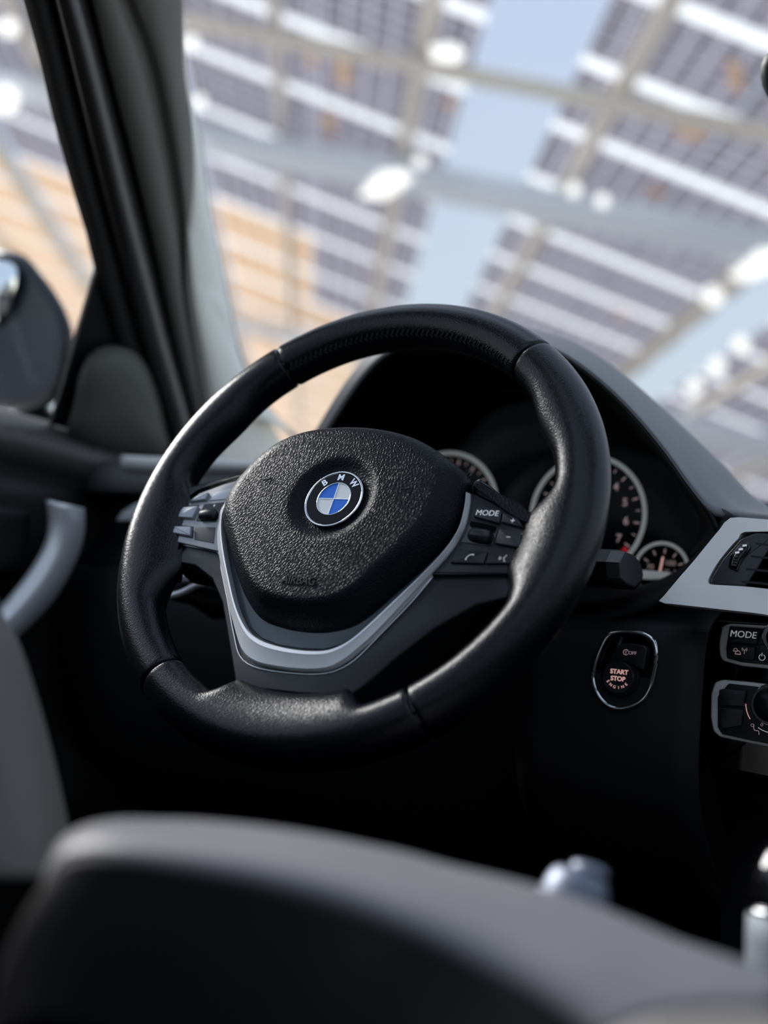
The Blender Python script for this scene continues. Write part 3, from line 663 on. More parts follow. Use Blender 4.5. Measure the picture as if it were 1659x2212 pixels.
# ------------------------------------------------------------------ pedals, handbrake, gear lever, inner mirror
ped = thing('brake_pedal', 'dark ribbed pedal deep in the footwell below the wheel', 'pedal', loc=(-.02, .50, -.50))
pc = Vector((-.02, .44, -.30)); nx = X1; ny = Vector((0, .5, .86)).normalized(); nz = nx.cross(ny)
mesh('pedal_pad', *box(pc, nx * .045, ny * .030, nz * .006), M['pedal'], ped, bevel=.004)
for i in range(4): mesh('rib', *box(pc - nz * -.0075 + ny * (-.02 + .0135 * i), nx * .038, ny * .0025, nz * .002), M['pedal'], ped, smooth=False)
mesh('pedal_arm', *tube([pc + Vector((0, .01, -.02)), pc + Vector((0, .10, -.08)), pc + Vector((0, .16, -.16)), pc + Vector((0, .18, -.26))], .008, 8, n=12), M['pedal'], ped)

hb = thing('handbrake_lever', 'polished metal lever grip behind the front seat edge', 'lever', loc=aD(1230, 1930, .56) - Z1 * .12)
hc = aD(1228, 1990, .56); hx = Vector((.10, .25, 1)).normalized()
V, Fc = lathe(hc, hx, [(.015, -.12), (.0150, -.02), (.0150, .0), (.0148, .006), (.0138, .014), (.0118, .019), (.0095, .021), (.001, .0215)], 36)
mesh('grip', V, Fc, mat('polished_grey_metal', (.20, .22, .28), .5, metal=.7), hb)
V, Fc = lathe(hc + hx * .019 + Vector((.0035, 0, 0)), hx, [(.0082, 0), (.0082, .003), (.0072, .0052), (.004, .006), (.0005, .0061)], 28)
mesh('release_button', V, Fc, bpy.data.materials['polished_grey_metal'], hb)
V, Fc = lathe(aD(1192, 1992, .572), hx, [(.0125, -.10), (.0125, .0), (.012, .006), (.010, .012), (.006, .0155), (.0005, .0165)], 28)
mesh('grip_shoulder', V, Fc, bpy.data.materials['polished_grey_metal'], hb)

gl = thing('gear_lever', 'gear lever with glossy black knob on silver neck', 'lever', loc=aD(1700, 2130, .62) - Z1 * .05)
gc = aD(1722, 1985, .62)
V, Fc = lathe(gc, Vector((0, .12, 1)), [(.0215, .0), (.0225, .008), (.0215, .018), (.0175, .029), (.010, .036), (.001, .038)], 40)
mesh('knob', V, Fc, M['gloss'], gl)
V, Fc = lathe(gc, Vector((0, .12, 1)), [(.0185, -.045), (.0200, -.03), (.0212, -.012), (.0218, -.001), (.0205, .0)], 40)
mesh('neck', V, Fc, mat('grey_neck', (.26, .29, .32), .6, metal=.2), gl)
mesh('knob_rim', *torus(gc + Z1 * .001, X1, Vector((0, 1, -.12)).normalized(), .0220, .0010, 40, 6), M['chrome'], gl)
V, Fc = lathe(gc - Z1 * .12, Vector((0, .12, 1)), [(.04, -.01), (.038, .01), (.024, .05), (.018, .08)], 30)
mesh('gaiter', V, Fc, M['black'], gl)
con = [Vector((.30, .26, -.26)), Vector((.30, -.1, -.30)), Vector((.31, -.5, -.30))]
tunnel = mesh('centre_console', *box(Vector((.39, -.27, -.43)), X1 * .085, Y1 * .44, Z1 * .12), M['black'], None, bevel=.02)
tunnel['label'] = 'black centre console between the front seats'; tunnel['category'] = 'console'

rm = thing('rear_view_mirror', 'black inner mirror at the upper right edge', 'mirror', loc=aD(1740, 60, .85))
mo2 = [(1643, 165), (1646, 135), (1665, 110), (1720, 95), (1900, 110), (2060, 140), (2070, 250), (2000, 290), (1800, 260), (1690, 235), (1655, 205)]
closedloft('mirror_shell', ringrows(mo2, (1850, 180), [(.93, .84), (1, .845), (1, .86), (.85, .875), (.5, .885)], aD), M['black'], rm)
closedloft('mirror_pane', ringrows(mo2, (1850, 180), [(.84, .8395), (.82, .8385)], aD), M['mirror'], rm)
mesh('mirror_stem', *tube([aD(1850, 150, .88), aD(1850, 60, .92), aD(1850, -20, .97)], .012, 10, n=8), M['black'], rm)

# ------------------------------------------------------------------ driver's seat in the foreground
st = thing('driver_seat', 'dark leather seat with rounded bolster in the blurred foreground', 'seat', loc=(.20, -.40, -.50))
S0 = [(118, 1860), (132, 1822), (155, 1800), (200, 1782), (270, 1775), (400, 1780), (600, 1800), (800, 1836), (950, 1878), (1150, 1930), (1300, 1980), (1450, 2040), (1560, 2085), (1700, 2150)]
dd = [0, 0, 0, 0, 0, 0, 0, 0, 0, 0, 0, 0, 0, 0]
S1 = [(100, 1905), (122, 1858), (150, 1830), (200, 1818), (270, 1820), (400, 1832), (590, 1860), (770, 1902), (920, 1955), (1100, 2035), (1240, 2105), (1350, 2180), (1430, 2250), (1540, 2340)]
S2 = [(85, 1960), (110, 1900), (140, 1864), (190, 1850), (260, 1855), (385, 1872), (560, 1905), (735, 1955), (880, 2010), (1050, 2095), (1190, 2170), (1300, 2250), (1380, 2330), (1490, 2430)]
S3 = [(10, 2080), (50, 2010), (100, 1980), (160, 1975), (240, 1990), (340, 2020), (480, 2065), (630, 2120), (760, 2190), (900, 2280), (1020, 2360), (1150, 2450), (1260, 2520), (1400, 2620)]
S4 = [(-30, 2300), (20, 2240), (60, 2210), (120, 2210), (200, 2230), (300, 2270), (430, 2320), (580, 2380), (700, 2450), (840, 2550), (960, 2630), (1090, 2720), (1200, 2800), (1340, 2900)]
def dr(E, D, D2=None): return [aD(x, y, D + ((D2 if D2 else D) - D) * i / (len(E) - 1)) for i, (x, y) in enumerate(E)]
r0 = dr(S0, .52, .46)
loft('cushion_bolster', [up(r0, -.16, .12), up(r0, -.03, .05), up(r0, -.004, .018), r0, dr(S1, .475, .39), dr(S2, .464, .380)], M['seat'], st, n=50, vs=30, solid=.002)  # light on the ridge is put into this paler leather colour
loft('cushion_panel', [dr(S2, .463, .379), dr(S3, .462, .372), dr(S4, .462, .368)], M['seatshade'], st, n=50, vs=20, solid=.002)  # same upholstery, shade on the front painted as near-black
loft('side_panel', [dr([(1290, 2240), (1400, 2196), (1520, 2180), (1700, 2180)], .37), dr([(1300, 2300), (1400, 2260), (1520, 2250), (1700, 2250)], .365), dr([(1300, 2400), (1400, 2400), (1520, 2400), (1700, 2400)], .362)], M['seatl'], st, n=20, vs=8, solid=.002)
mesh('seam', *tube(dr([(1270, 2250), (1390, 2196), (1520, 2177), (1700, 2176)], .369), .0012, 6, n=20), M['black'], st)
B0 = [(-40, 1200), (0, 1322), (38, 1392), (70, 1485), (100, 1590), (125, 1692), (146, 1795), (160, 1900)]
def bx(off, D): return [aD(x + off, y, D) for x, y in B0]
loft('backrest', [[p + Vector((.0, .02, 0)) for p in bx(-60, .75)], bx(-12, .68), bx(0, .65), bx(-12, .625), bx(-45, .60), bx(-120, .585), bx(-260, .58)], M['seatb'], st, n=30, vs=24, solid=.002)

# ================================================================== STEERING WHEEL (local frame: x right, y up the rim, z towards the driver)
sw = thing('steering_wheel', 'black leather three-spoke steering wheel with chrome trim and round emblem', 'steering wheel', loc=(0, 0, 0))
sw.rotation_euler = WM.to_euler()
RR, RT = .1689, .0178
def wedge(t, a, b, s=8):
    d = ((t - (a + b) / 2 + 180) % 360) - 180; h = (b - a) / 2
    x = (abs(d) - h) / s
    return 1.0 if x <= 0 else (0.0 if x >= 1 else .5 + .5 * math.cos(PI * x))
def rim_pt(th, ph, shrink=1.0):
    t = math.degrees(th) % 360
    fl = .020 * wedge(t, -13, -1, 12) + .020 * wedge(t, 181, 199, 13) + .017 * wedge(t, 254.5, 289, 6)
    bump_ = .0055 * math.exp(-(((t - 31) / 9) ** 2)) + .0055 * math.exp(-(((t - 149) / 9) ** 2))
    c, s = math.cos(ph), math.sin(ph)
    inn = max(0, -c)
    r = RT * (1 + .035 * math.cos(2 * (ph - 2.1))) * shrink
    # slight crease between face and outer shell
    groove = .0011 * math.exp(-((ph - 1.05) / .10) ** 2) if 52 < t < 128 else 0
    r -= groove
    rad = RR + r * c - (fl + bump_) * inn ** 1.3
    z = r * s * (1 - .35 * min(1, fl / .02) * inn ** 2)
    return Vector((math.cos(th) * rad, math.sin(th) * rad, z))
def rim_section(a0, a1, n):
    V = []; Fc = []; S = 40
    ths = [a0 + .25] + [a0 + .8 + (a1 - a0 - 1.6) * i / n for i in range(n + 1)] + [a1 - .25]
    for k, t in enumerate(ths):
        sh = .955 if k in (0, len(ths) - 1) else 1
        for j in range(S): V.append(rim_pt(math.radians(t), -PI + 2 * PI * j / S, sh))
    for i in range(len(ths) - 1):
        for j in range(S):
            a = i * S + j; b = i * S + (j + 1) % S; Fc.append((a, a + S, b + S, b))
    Fc.append(tuple(range(S))); Fc.append(tuple(reversed(range((len(ths) - 1) * S, len(ths) * S))))
    return V, Fc
secs = ((50.6, 127.2, 90), (127.2, 233.5, 120), (233.5, 305.8, 90), (305.8, 410.6, 120))
for a0, a1, n_ in secs: mesh('rim_section', *rim_section(a0, a1, n_), M['leather'], sw, local=True)
V, Fc = torus(Vector(), X1, Y1, RR, .0155, 120, 14); mesh('rim_core', V, Fc, M['gloss'], sw, local=True)
# stitching on the inner flank of the top section
V = []; Fc = []
for i in range(46):
    t = math.radians(53 + i * 1.6)
    for dt, p0, p1 in ((.0, 2.35, 2.50), (.010, 2.62, 2.52)):
        a_ = rim_pt(t + dt, p0); b_ = rim_pt(t + .011 + dt, p1); d_ = (b_ - a_); L_ = d_.length
        n_ = (a_ - Vector((math.cos(t) * RR, math.sin(t) * RR, 0))).normalized(); d_.normalize(); s_ = d_.cross(n_)
        bv, bf = box((a_ + b_) / 2 + n_ * .0002, d_ * L_ * .5, s_ * .00035, n_ * .0004)
        o_ = len(V); V += bv; Fc += [tuple(q + o_ for q in f) for f in bf]
mesh('stitching', V, Fc, mat('black_thread', (.03, .03, .04), .6), sw, local=True, smooth=False, kind='stuff')

def wpoly(E, z): return [aW(x, y, z) for x, y in E]
def wprism(name, E, z0, z1, material, parent=sw, bv=.0006, r=0, smooth_curve=0, steps=3, **k):
    q = wpoly(E, z1)
    if smooth_curve: q = catmull(q, smooth_curve, True)
    pl = [(p.x, p.y) for p in q]
    if r: pl = rounded(pl, r)
    V, Fc = prism(pl, z0, z1, bv, steps)
    return smooth_by_angle(mesh(name, V, Fc, material, parent, local=True, **k), 40)

# --- spoke leather that frames the button panels
wprism('spoke_leather', [(1016, 1034), (1024, 1026), (1036, 1027), (1060, 1044), (1100, 1076), (1142, 1104), (1175, 1105), (1190, 1190), (1165, 1290), (1120, 1325), (1098, 1300), (1105, 1262), (1128, 1205), (1136, 1160), (1130, 1132), (1106, 1108), (1062, 1086), (1016, 1062)], -.016, .009, M['leather'], bv=.008, r=.003, steps=5)
wprism('spoke_leather', [(545, 1016), (480, 1031), (420, 1046), (392, 1050), (345, 1100), (320, 1160), (335, 1225), (358, 1228), (364, 1190), (366, 1160), (376, 1120), (396, 1088), (428, 1064), (482, 1046), (540, 1030)], -.016, .006, M['leather'], bv=.003, r=.003, steps=5)
# --- lower cover: dark web between the spokes
wprism('lower_cover', [(366, 1168), (364, 1212), (420, 1222), (456, 1250), (478, 1300), (490, 1370), (500, 1430), (507, 1478), (560, 1490), (650, 1500), (757, 1503), (790, 1478), (850, 1425), (940, 1355), (1030, 1305), (1096, 1290), (1108, 1240), (1000, 1235), (930, 1245), (860, 1300), (700, 1380), (560, 1360), (500, 1250), (474, 1190)], -.030, .0035, M['satin'], bv=.002)
wprism('hub_back', [(470, 1100), (560, 1000), (700, 950), (880, 960), (990, 1020), (1010, 1100), (960, 1230), (840, 1400), (740, 1470), (560, 1450), (490, 1330)], -.055, -.028, M['black'], bv=.003)
# --- panels
wprism('button_panel', [(1016, 1064), (1060, 1084), (1104, 1106), (1129, 1130), (1136, 1158), (1129, 1203), (1108, 1240), (925, 1241), (965, 1190), (1000, 1130), (1012, 1098)], -.004, .0065, M['button'], bv=.0008)
wprism('button_panel', [(530, 1032), (480, 1047), (430, 1065), (398, 1090), (377, 1121), (368, 1150), (366, 1167), (474, 1191), (470, 1140), (478, 1105), (494, 1085), (524, 1052)], -.004, .0065, M['lplate'], bv=.0008)
mesh('edge_highlight', *tube(wpoly([(366, 1171), (420, 1182), (472, 1194), (478, 1230), (492, 1300), (505, 1370), (520, 1420), (560, 1444), (650, 1456), (708, 1454), (745, 1440), (775, 1418), (820, 1372), (885, 1305), (935, 1246)], .0040), .0005, 6, n=60), M['silver'], sw, local=True)  # silver line added to draw the highlight along the bevelled edge

# --- chrome trim band: bright inner bevel + wide satin face
Ti = [(1008, 1066), (1004, 1100), (991, 1145), (960, 1192), (915, 1240), (860, 1292), (800, 1348), (765, 1378), (735, 1396), (700, 1406), (650, 1405), (600, 1396), (562, 1382), (534, 1358), (512, 1312), (497, 1252), (485, 1190), (480, 1140), (484, 1105), (498, 1080)]
To = [(1017, 1068), (1014, 1100), (1003, 1142), (976, 1190), (932, 1240), (876, 1300), (812, 1368), (770, 1406), (738, 1430), (704, 1445), (650, 1447), (590, 1440), (548, 1428), (522, 1402), (504, 1345), (490, 1285), (479, 1228), (471, 1180), (471, 1138), (477, 1106), (494, 1078)]
def band(name, A_, B_, zs, material, n=110):
    a_ = catmull(wpoly(A_, zs[1][1]), n); b_ = catmull(wpoly(B_, zs[-2][1]), n); V = []; Fc = []
    for f, z in zs:
        for i in range(n): q = a_[i].lerp(b_[i], f); V.append(Vector((q.x, q.y, z)))
    k = len(zs)
    for i in range(k - 1):
        for j in range(n - 1): Fc.append((i * n + j, i * n + j + 1, (i + 1) * n + j + 1, (i + 1) * n + j))
    return smooth_by_angle(mesh(name, V, Fc, material, sw, local=True, label='satin chrome trim along both spokes'), 20)
band('chrome_trim', Ti, To, [(0, .001), (0, .0098), (.06, .0112), (.24, .0112), (.30, .0108), (.95, .0082), (1.0, .0070), (1.0, .001)], M['silver'])
wprism('lower_plate', [(1000, 1110), (960, 1190), (860, 1290), (765, 1376), (735, 1393), (700, 1402), (650, 1400), (600, 1392), (565, 1378), (538, 1354), (516, 1308), (500, 1250), (488, 1190), (483, 1130), (560, 1060), (800, 1000)], -.004, .0045, M['plate'], bv=.0005)

# --- airbag cover: domed, with a round dish for the emblem
PO = [(1013, 1030), (1012, 1062), (1002, 1100), (985, 1140), (955, 1180), (905, 1230), (845, 1282), (795, 1325), (752, 1350), (700, 1361), (650, 1360), (600, 1350), (560, 1332), (530, 1290), (510, 1240), (494, 1185), (483, 1135), (487, 1095), (505, 1060), (530, 1030), (560, 1000), (600, 970), (640, 951), (690, 938), (760, 932), (830, 936), (900, 952), (955, 980), (995, 1010)]
po = catmull(wpoly(PO, .008), 160, True)
ctrw = Vector((0, 0, 0)); NA = 192; ang = [2 * PI * i / NA for i in range(NA)]
def rho(a):
    best = None
    for i in range(len(po)):
        p, q = po[i], po[(i + 1) % len(po)]; d = Vector((math.cos(a), math.sin(a)))
        e = Vector((q.x - p.x, q.y - p.y)); det = d.x * (-e.y) + e.x * d.y
        if abs(det) < 1e-12: continue
        s = (p.x * (-e.y) + e.x * p.y) / det; u_ = (d.x * p.y - d.y * p.x) / det
        if s > 0 and -1e-6 <= u_ <= 1 + 1e-6: best = s if best is None else max(best, s)
    return best
rh = [rho(a) for a in ang]
def sm(x): x = max(0, min(1, x)); return x * x * (3 - 2 * x)
V = []; Fc = []
levels = [0, .010, .0225, .0232, .025, .027, .029, .031, .033, .035, .037] + [None] * 18
RN = 30; ZC = .0235
for i, a in enumerate(ang):
    R_ = rh[i]; low = .5 - .5 * math.sin(a)     # 1 at the bottom
    low = sm(low)
    seq = [.0001, .012, .0222, .0236, .0255, .0275, .0295, .0315, .0335, .0355]
    rest = RN - len(seq) + 1
    for j in range(1, rest): seq.append(.0355 + (R_ - .0355) * (j / (rest - 1)))
    for r_ in seq:
        t = (r_) / R_
        z = ZC + .0035 * (1 - t * t)
        dish = 1 - sm((r_ - .0232) / (.0118))
        z -= .0052 * dish
        k0 = .81 + .04 * low
        if t > k0:
            x = (t - k0) / (1 - k0)
            z -= (.0185 * (1 - math.sqrt(max(0, 1 - x * x)))) * (1 - low) + (.0175 * (x * .75 + .25 * x ** 4)) * low
        V.append(Vector((math.cos(a) * r_, math.sin(a) * r_, z)))
for i in range(NA):
    for j in range(RN - 1):
        a = i * RN + j; b = ((i + 1) % NA) * RN + j; Fc.append((a, a + 1, b + 1, b))
nb = len(V)
for i in range(NA): q = V[i * RN + RN - 1]; V.append(Vector((q.x * .985, q.y * .985, -.004)))
for i in range(NA): Fc.append((i * RN + RN - 1, nb + i, nb + (i + 1) % NA, ((i + 1) % NA) * RN + RN - 1))
pad = mesh('airbag_cover', V, Fc, M['pad'], sw, local=True)
def padz(x, y):
    a = math.atan2(y, x) % (2 * PI); R_ = rh[int(a / (2 * PI) * NA) % NA]; r_ = math.hypot(x, y); t = r_ / R_
    z = ZC + .0035 * (1 - t * t) - .0052 * (1 - sm((r_ - .0232) / .0118)); return z
dk = mat('embossed_black', (.002, .002, .002), .6)
q = aW(647, 1256, .0245); V_, F_ = text('AIRBAG', .0088, .0003, 0)
V_ = [Vector((v.x * .86, v.y, v.z)) for v in V_]
mesh('lettering', [Vector((q.x + v.x, q.y + v.y, padz(q.x + v.x, q.y + v.y) + .0004 + v.z)) for v in V_], F_, dk, pad, smooth=False, local=True)
for (px, py, sg) in ((577, 1040, 1), (877, 1061, -1)):
    q = aW(px, py, .0245)
    P = [(-.004, .0008), (.0005, .0010), (.0036, .0026), (.0036, -.0022), (.0012, -.0006), (-.001, -.0006)]
    P = [Vector((q.x + x * sg * -1 if sg < 0 else q.x + x, q.y + y, 0)) for x, y in P]
    P = [Vector((p.x, p.y, padz(p.x, p.y) + .0001)) for p in P]
    mesh('horn_mark', *tube(P, .00025, 5, n=24), dk, pad, local=True)
# small lug at the upper right corner of the cover
mesh('cover_lug', *torus(aW(1013, 1026, .006), X1, Y1, .0016, .0006, 16, 6), M['satin'], sw, local=True)

# --- emblem: roundel
em = thing('emblem', None, None); em.parent = sw; em.location = (0, 0, 0)
del_ = None
EZ = ZC + .0035 - .0052 + .0003
for k_ in list(em.keys()): pass
def disc(r0, r1, z0, z1, a0=0, a1=2 * PI, n=64):
    V = []; Fc = []
    for i in range(n + 1):
        a = a0 + (a1 - a0) * i / n; c, s = math.cos(a), math.sin(a)
        V += [(r0 * c, r0 * s, z0), (r0 * c, r0 * s, z1), (r1 * c, r1 * s, z1), (r1 * c, r1 * s, z0)]
    for i in range(n):
        a = i * 4
        for j in range(4): Fc.append((a + j, a + (j + 1) % 4, a + 4 + (j + 1) % 4, a + 4 + j))
    return V, Fc
mesh('chrome_ring', *torus(Vector((0, 0, EZ + .0012)), X1, Y1, .0216, .0010, 72, 8), M['chrome'], em, local=True)
mesh('black_ring', *disc(.0125, .0212, EZ - .002, EZ + .0014), M['ebk'], em, local=True, smooth=False)
mesh('chrome_ring', *torus(Vector((0, 0, EZ + .0014)), X1, Y1, .0128, .0005, 64, 6), M['chrome'], em, local=True)
for i in range(4):
    mesh('blue_quadrant' if i % 2 else 'white_quadrant', *disc(.0001, .0127, EZ - .002, EZ + .0013, i * PI / 2, (i + 1) * PI / 2, 20), M['eblue' if i % 2 else 'ewhite'], em, local=True, smooth=False)
for d_ in (X1, Y1): mesh('cross_line', *box(Vector((0, 0, EZ + .0013)), d_ * .0127, (Y1 if d_ is X1 else X1) * .00028, Z1 * .0003), M['chrome'], em, local=True, smooth=False)
for ch, dg_ in (('B', 133), ('M', 90), ('W', 47)):
    a = math.radians(dg_); d_ = Vector((math.cos(a), math.sin(a), 0)); e_ = Vector((math.sin(a), -math.cos(a), 0))
    text_on('letter', ch, .0068, Vector((0, 0, EZ + .0015)) + d_ * .0171, e_, d_, M['chrome'], em, local=True, bold=.0002, depth=.0002)

# --- buttons on the right panel
TX = (aW(1110, 1120, .01) - aW(1030, 1100, .01)).normalized()
def wbutton(name, E, h=.0085, material=None, **k): return wprism(name, E, .003, h, material or M['button'], bv=.0007, r=.0007, **k)
b = wbutton('mode_button', [(1034, 1091), (1084, 1105), (1078, 1130), (1022, 1115)], .0090)
T_ = (aW(1070, 1114, .01) - aW(1035, 1104, .01)); T_ = Vector((T_.x, T_.y, 0))
text_on('lettering', 'MODE', .0058, aW(1052.5, 1108.5, .0093), X1 + Y1 * -.02, Y1, M['white'], b, local=True, depth=.0001)
b = wbutton('plus_button', [(1086, 1106), (1114, 1117), (1123, 1124), (1128, 1139), (1082, 1127)])
q = aW(1107.5, 1124.5, .0087)
mesh('plus_sign', *join(box(q, X1 * .0014, Y1 * .00022, Z1 * .0001), box(q, Y1 * .0014, X1 * .00022, Z1 * .0001)), M['white'], b, local=True, smooth=False)
b = wbutton('minus_button', [(1079, 1141), (1126, 1152), (1125.5, 1183), (1067, 1173)], .0090)
mesh('minus_sign', *box(aW(1098, 1160, .0092), X1 * .0014, Y1 * .00022, Z1 * .0001), M['white'], b, local=True, smooth=False)
wprism('roller_recess', [(1017, 1124), (1076, 1138), (1071, 1160), (1060, 1180), (993, 1171), (1003, 1145)], .003, .0070, M['gloss'], bv=.0004, r=.001)
A_ = aW(1014, 1153, .0085); B_ = aW(1060, 1161, .0085); d_ = (B_ - A_).normalized(); n_ = Vector((-d_.y, d_.x, 0))
V, Fc = [], []
for i, (t, rr) in enumerate(((0, .0026), (.08, .0038), (.3, .0042), (.7, .0042), (.92, .0038), (1, .0026))):
    for j in range(24): 
        a = 2 * PI * j / 24; rr2 = rr * (1 - .05 * (j % 3 == 0)); V.append(A_.lerp(B_, t) + n_ * math.cos(a) * rr2 * 1.15 + Z1 * math.sin(a) * rr2)
for i in range(5):
    for j in range(24): Fc.append((i * 24 + j, i * 24 + (j + 1) % 24, (i + 1) * 24 + (j + 1) % 24, (i + 1) * 24 + j))
Fc += [tuple(reversed(range(24))), tuple(range(120, 144))]
mesh('roller', V, Fc, M['button'], sw, local=True)
b = wbutton('phone_button', [(986, 1186), (1053, 1192), (1044, 1217), (972, 1215)])
q = aW(1014, 1203, .0087)
P = [q + Vector((x, y, 0)) * .95 for x, y in ((-.0022, -.0024), (-.0020, -.0008), (-.0008, .0010), (.0009, .0019), (.0028, .0018))]
mesh('phone_icon', *tube(P, lambda t: .00030 + .00034 * (abs(2 * t - 1) ** 4), 6, n=24, flat=.5), M['white'], b, local=True)
b = wbutton('voice_button', [(1056.5, 1193), (1122, 1199), (1111, 1217), (1047, 1217)])
q = aW(1085, 1206, .0087)
P = [q + Vector((x, y, 0)) for x, y in ((.0024, .0026), (.0018, .0012), (.0008, .0006), (.0014, .0000), (.0010, -.0006), (.0016, -.0012), (.0016, -.0020), (.0026, -.0022))]
mesh('voice_icon', *tube(P, .0002, 5, n=30), M['white'], b, local=True)
for i in range(3):
    mesh('voice_icon', *torus(q + Vector((.0006, 0, 0)), X1, Y1, .0014 + .0007 * i, .00014, 8, 5, PI - .5, PI + .5), M['white'], b, local=True)
mesh('panel_seam', *tube(wpoly([(930, 1236), (1000, 1237), (1106, 1238)], .0068), .0003, 5, n=12), M['gloss'], sw, local=True)
# --- buttons on the left panel
b = wbutton('left_top_button', [(424, 1071), (450, 1063), (443, 1078), (406, 1083)], .0085, M['lbutton'])
wprism('inset_plate', [(462, 1065), (506, 1052), (495, 1077), (453, 1081)], .004, .0070, M['lbutton'], bv=.0002)
wprism('button_well', [(392, 1093), (430, 1090), (418, 1120), (376, 1118)], .004, .0068, M['gloss'], bv=.0002)
b = wbutton('left_middle_button', [(395, 1095), (427, 1092), (414.6, 1118), (380, 1116)], .0090, M['lbutton'])
wprism('roller_recess', [(440, 1089), (484.6, 1084), (478, 1107), (466.7, 1127), (422.7, 1125)], .004, .0070, M['gloss'], bv=.0004, r=.001)
A_ = aW(433, 1113, .0085); B_ = aW(466, 1111, .0085); d_ = (B_ - A_).normalized(); n_ = Vector((-d_.y, d_.x, 0)); V, Fc = [], []
for i, (t, rr) in enumerate(((0, .0026), (.1, .0036), (.9, .0036), (1, .0026))):
    for j in range(24): a = 2 * PI * j / 24; V.append(A_.lerp(B_, t) + n_ * math.cos(a) * rr * 1.2 * (1 - .08 * (j % 3 == 0)) + Z1 * math.sin(a) * rr)
for i in range(3):
    for j in range(24): Fc.append((i * 24 + j, i * 24 + (j + 1) % 24, (i + 1) * 24 + (j + 1) % 24, (i + 1) * 24 + j))
Fc += [tuple(reversed(range(24))), tuple(range(72, 96))]
mesh('roller', V, Fc, M['button'], sw, local=True)
q = aW(463, 1092, .0072)
mesh('plus_sign', *join(box(q, X1 * .0010, Y1 * .0002, Z1 * .0001), box(q, Y1 * .0010, X1 * .0002, Z1 * .0001)), M['white'], sw, local=True, smooth=False)
wprism('button_well', [(370, 1133), (418, 1137), (416, 1163), (370, 1155)], .004, .0068, M['gloss'], bv=.0002)
b = wbutton('left_bottom_button', [(372.8, 1135.7), (412.3, 1137.5), (410, 1157), (371, 1150)], .0092, M['lbutton'])
wprism('inset_plate', [(420, 1138), (464.5, 1139), (461, 1173), (420, 1165)], .004, .0070, mat('inset_grey', (.06, .06, .062), .45, metal=.3), bv=.0002)

# ================================================================== SOLAR CARPORT outside
ru = Vector((-.5395, .8419, 0)).normalized()
rv = None
h_ = ru.cross(Z1).normalized()
if h_.x < 0: h_ = -h_
TI = math.radians(-16.0)
rv = h_ * math.cos(TI) + Z1 * math.sin(TI); rn = rv.cross(ru)
if rn.z < 0: rn = -rn
KS = 1.5
P0 = CP + Z1 * 2.6 * KS
def rp(a, b_, dz=0): return P0 + (rv * a + ru * b_) * KS + rn * dz
def rpx(x, y, dz=0): return hit(x, y, rn, rn.dot(P0 + rn * dz))
cp = thing('solar_carport', 'tilted solar carport roof of dark panels, pale strips and steel beams', 'carport', loc=rp(.7, 6) - Z1 * 3.5)
pv_cache = {}
def roofbox(name, a0, a1, b0, b1, material, th=.03, dz=0):
    c = rp((a0 + a1) / 2, (b0 + b1) / 2, dz)
    key = (name, round(a1 - a0, 3), round(b1 - b0, 3), th, material.name)
    if key not in pv_cache:
        V, Fc = box(Vector(), X1 * (a1 - a0) / 2 * KS, Y1 * (b1 - b0) / 2 * KS, Z1 * th / 2)
        me = bpy.data.meshes.new(name); me.from_pydata([tuple(v) for v in V], [], Fc); me.materials.append(material); pv_cache[key] = me
        if material in (M['pv'], M['tan'], M['strip']):      # printed sheet below, clear cover glass above
            me.materials.append(M['clear'])
            for p in me.polygons: p.material_index = 0 if p.normal.z < -.5 else 1
    o = link(bpy.data.objects.new(name, pv_cache[key])); o.parent = cp
    R = Matrix((rv, ru, rn)).transposed().to_4x4(); R.translation = c - base(cp); o.matrix_basis = R
    return o
SW = .068
def bay(a0, a1, rowsb, rails, tan_rows=(), gaps=()):
    for i in range(len(rowsb) - 1):
        b0, b1 = rowsb[i] + SW * .75, rowsb[i + 1] - SW * .75
        n_ = max(1, round((a1 - a0) / .75)); w_ = (a1 - a0) / n_
        for j in range(n_):
            tn = tan_rows and tan_rows(rowsb[i], a0 + (j + .5) * w_)
            roofbox('tan_panel' if tn else 'solar_panel', a0 + j * w_ + .004, a0 + (j + 1) * w_ - .004, b0, b1, M['tan'] if tn else M['pv'])
    for b_ in rowsb:
        tn = tan_rows and tan_rows(b_, (a0 + a1) / 2 - .2)
        k = 1.0 + (.9 if tn else 0)
        roofbox('light_strip', a0, a1, b_ - SW * k, b_ + SW * k, M['strip'], .012)
def rng(s, step, n, grow=0):
    out = [s]
    for i in range(n): out.append(out[-1] + step + grow * i)
    return out
L = [3.5, 4.08, 4.70, 5.36, 6.05, 6.78, 7.50, 8.26, 9.13, 9.97, 10.85, 11.8, 12.8, 13.9, 15, 16.2, 17.5, 19, 20.6]
Rr_ = [3.54, 4.13, 4.72, 5.34, 5.97, 6.60, 7.25, 7.93, 8.65, 9.4, 10.2, 11.0, 11.9, 12.9, 14, 15.2, 16.6]
bay(-.98, .46, L, (), lambda b_, a: 8.2 < b_ < 30 and (a < .0 or b_ > 9.5))
bay(.87, 2.14, Rr_, (), lambda b_, a: (b_ > 8.5))
bay(2.41, 4.2, [b_ - .07 + .02 for b_ in Rr_], (), lambda b_, a: False)
bay(4.5, 6.0, Rr_, (), lambda b_, a: False)
LO = [b for b in L if b > 6]
bay(-2.6, -1.10, LO, (), lambda b_, a: 8.6 < b_ < 13)
bay(-4.3, -2.75, LO, (), lambda b_, a: b_ > 8.8)
bay(-6.2, -4.45, LO[4:], (), lambda b_, a: b_ > 9)
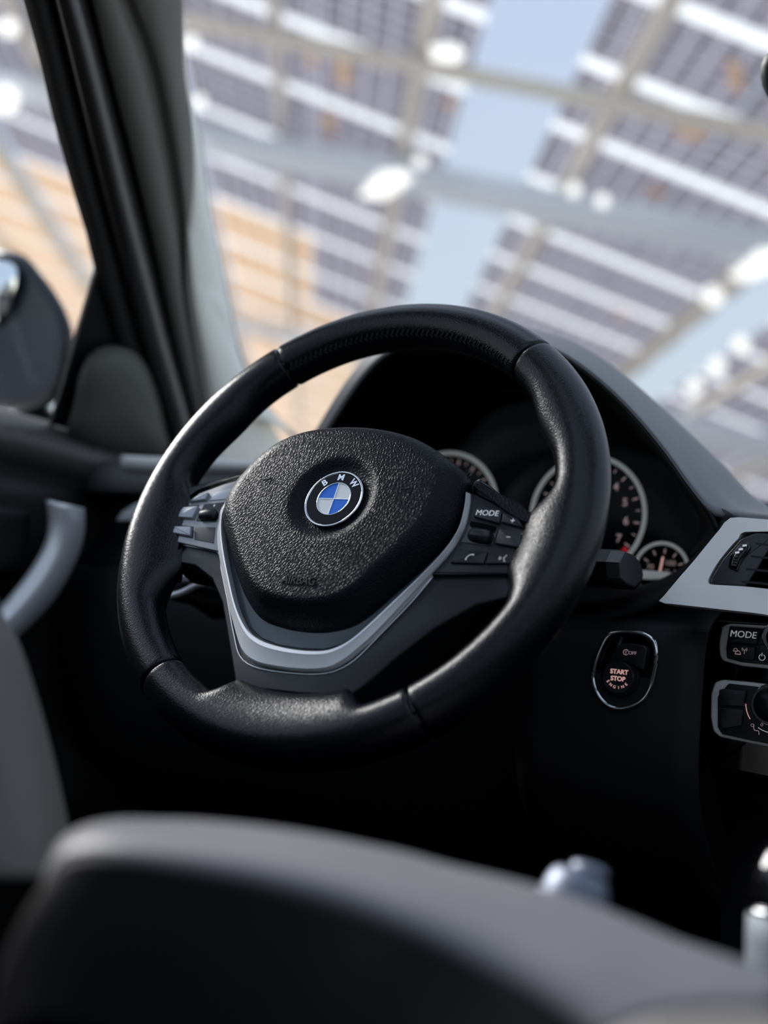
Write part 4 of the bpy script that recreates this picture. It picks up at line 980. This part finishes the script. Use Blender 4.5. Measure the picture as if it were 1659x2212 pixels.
# steel rails along the bays, under the panels
for a_, w_ in ((.25, .035), (1.055, .035), (-1.04, .05), (2.03, .045), (2.62, .03), (3.4, .035), (-.42, .018), (-2.68, .05), (-1.9, .03), (-3.5, .03)):
    roofbox('rail', a_ - w_, a_ + w_, 3.45 if a_ > -1.5 else 6.0, 18.0, M['rail'], .10, -.10)
# cross beams
def beam(name, pts, wpx, dz, material, th):
    for (x0, y0), (x1, y1) in zip(pts[:-1], pts[1:]):
        A_ = rpx(x0, y0, dz); B_ = rpx(x1, y1, dz); d_ = (B_ - A_).normalized(); s_ = d_.cross(rn).normalized()
        w_ = wpx * (A_ - CP).length / F / 2
        V, Fc = box((A_ + B_) / 2, (B_ - A_) / 2, s_ * w_ * 1.35, rn * th / 2); mesh(name, V, Fc, material, cp, smooth=False)
beam('cross_beam', [(300, 275), (2000, 600)], 62, -.28, M['beam'], .12)
beam('cross_beam', [(300, 25), (1900, 335)], 26, -.22, M['rail'], .06)
beam('cross_beam', [(1200, 870), (1900, 1020)], 95, -.28, M['beam'], .12)
beam('cross_beam', [(-300, 105), (300, 255)], 80, -.22, M['beam'], .06)
beam('cross_beam', [(470, 690), (900, 790)], 60, -.28, M['beam'], .06)
# gaps at the joints, drawn as glowing plates in place of bright sky
def chip(name, E, dz, material, r=.02):
    q = [rpx(x, y, dz) for x, y in E]; mesh(name, q, [tuple(range(len(q)))], material, cp, smooth=False, solid=.01)
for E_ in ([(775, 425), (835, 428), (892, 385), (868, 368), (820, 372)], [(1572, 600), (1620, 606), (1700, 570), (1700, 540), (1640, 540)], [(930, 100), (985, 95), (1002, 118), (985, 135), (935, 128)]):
    chip('glow_gap', E_, -.35, M['glow_gap'])
for (x, y, r_) in ((412, 93, 15), (430, 219, 13), (908, 348, 13), (1240, 410, 14), (1302, 434, 14), (10, 215, 30), (1540, 640, 22), (1600, 745, 18), (1550, 790, 18), (1500, 838, 18), (20, 60, 20)):
    chip('glow_gap', [(x + r_ * math.cos(t * PI / 4), y + r_ * math.sin(t * PI / 4)) for t in range(8)], -.36, M['glow_gap'])
for (x, y, w_, h2) in ((738, 150, 30, 75), (708, 268, 28, 50), (670, 130, 18, 40), (1585, 165, 30, 70), (1490, 290, 60, 30), (1415, 415, 40, 30), (970, 225, 24, 26), (1340, 680, 30, 18)):
    chip('tan_patch', [(x - w_ / 2, y - h2 / 2), (x + w_ / 2, y - h2 / 2 + 8), (x + w_ / 2 + 6, y + h2 / 2), (x - w_ / 2 + 6, y + h2 / 2 - 8)], -.05, M['box'])  # flat tan patches laid just under the panels
for a_, b_ in ((-2.68, 6.4), (3.4, 3.6), (5.9, 9), (-6, 8)):
    t_ = rp(a_, b_, -.2); mesh('post', *box(Vector((t_.x, t_.y, (t_.z + GZ) / 2)), X1 * .09, Y1 * .09, Z1 * (t_.z - GZ) / 2), M['beam'], cp, smooth=False)
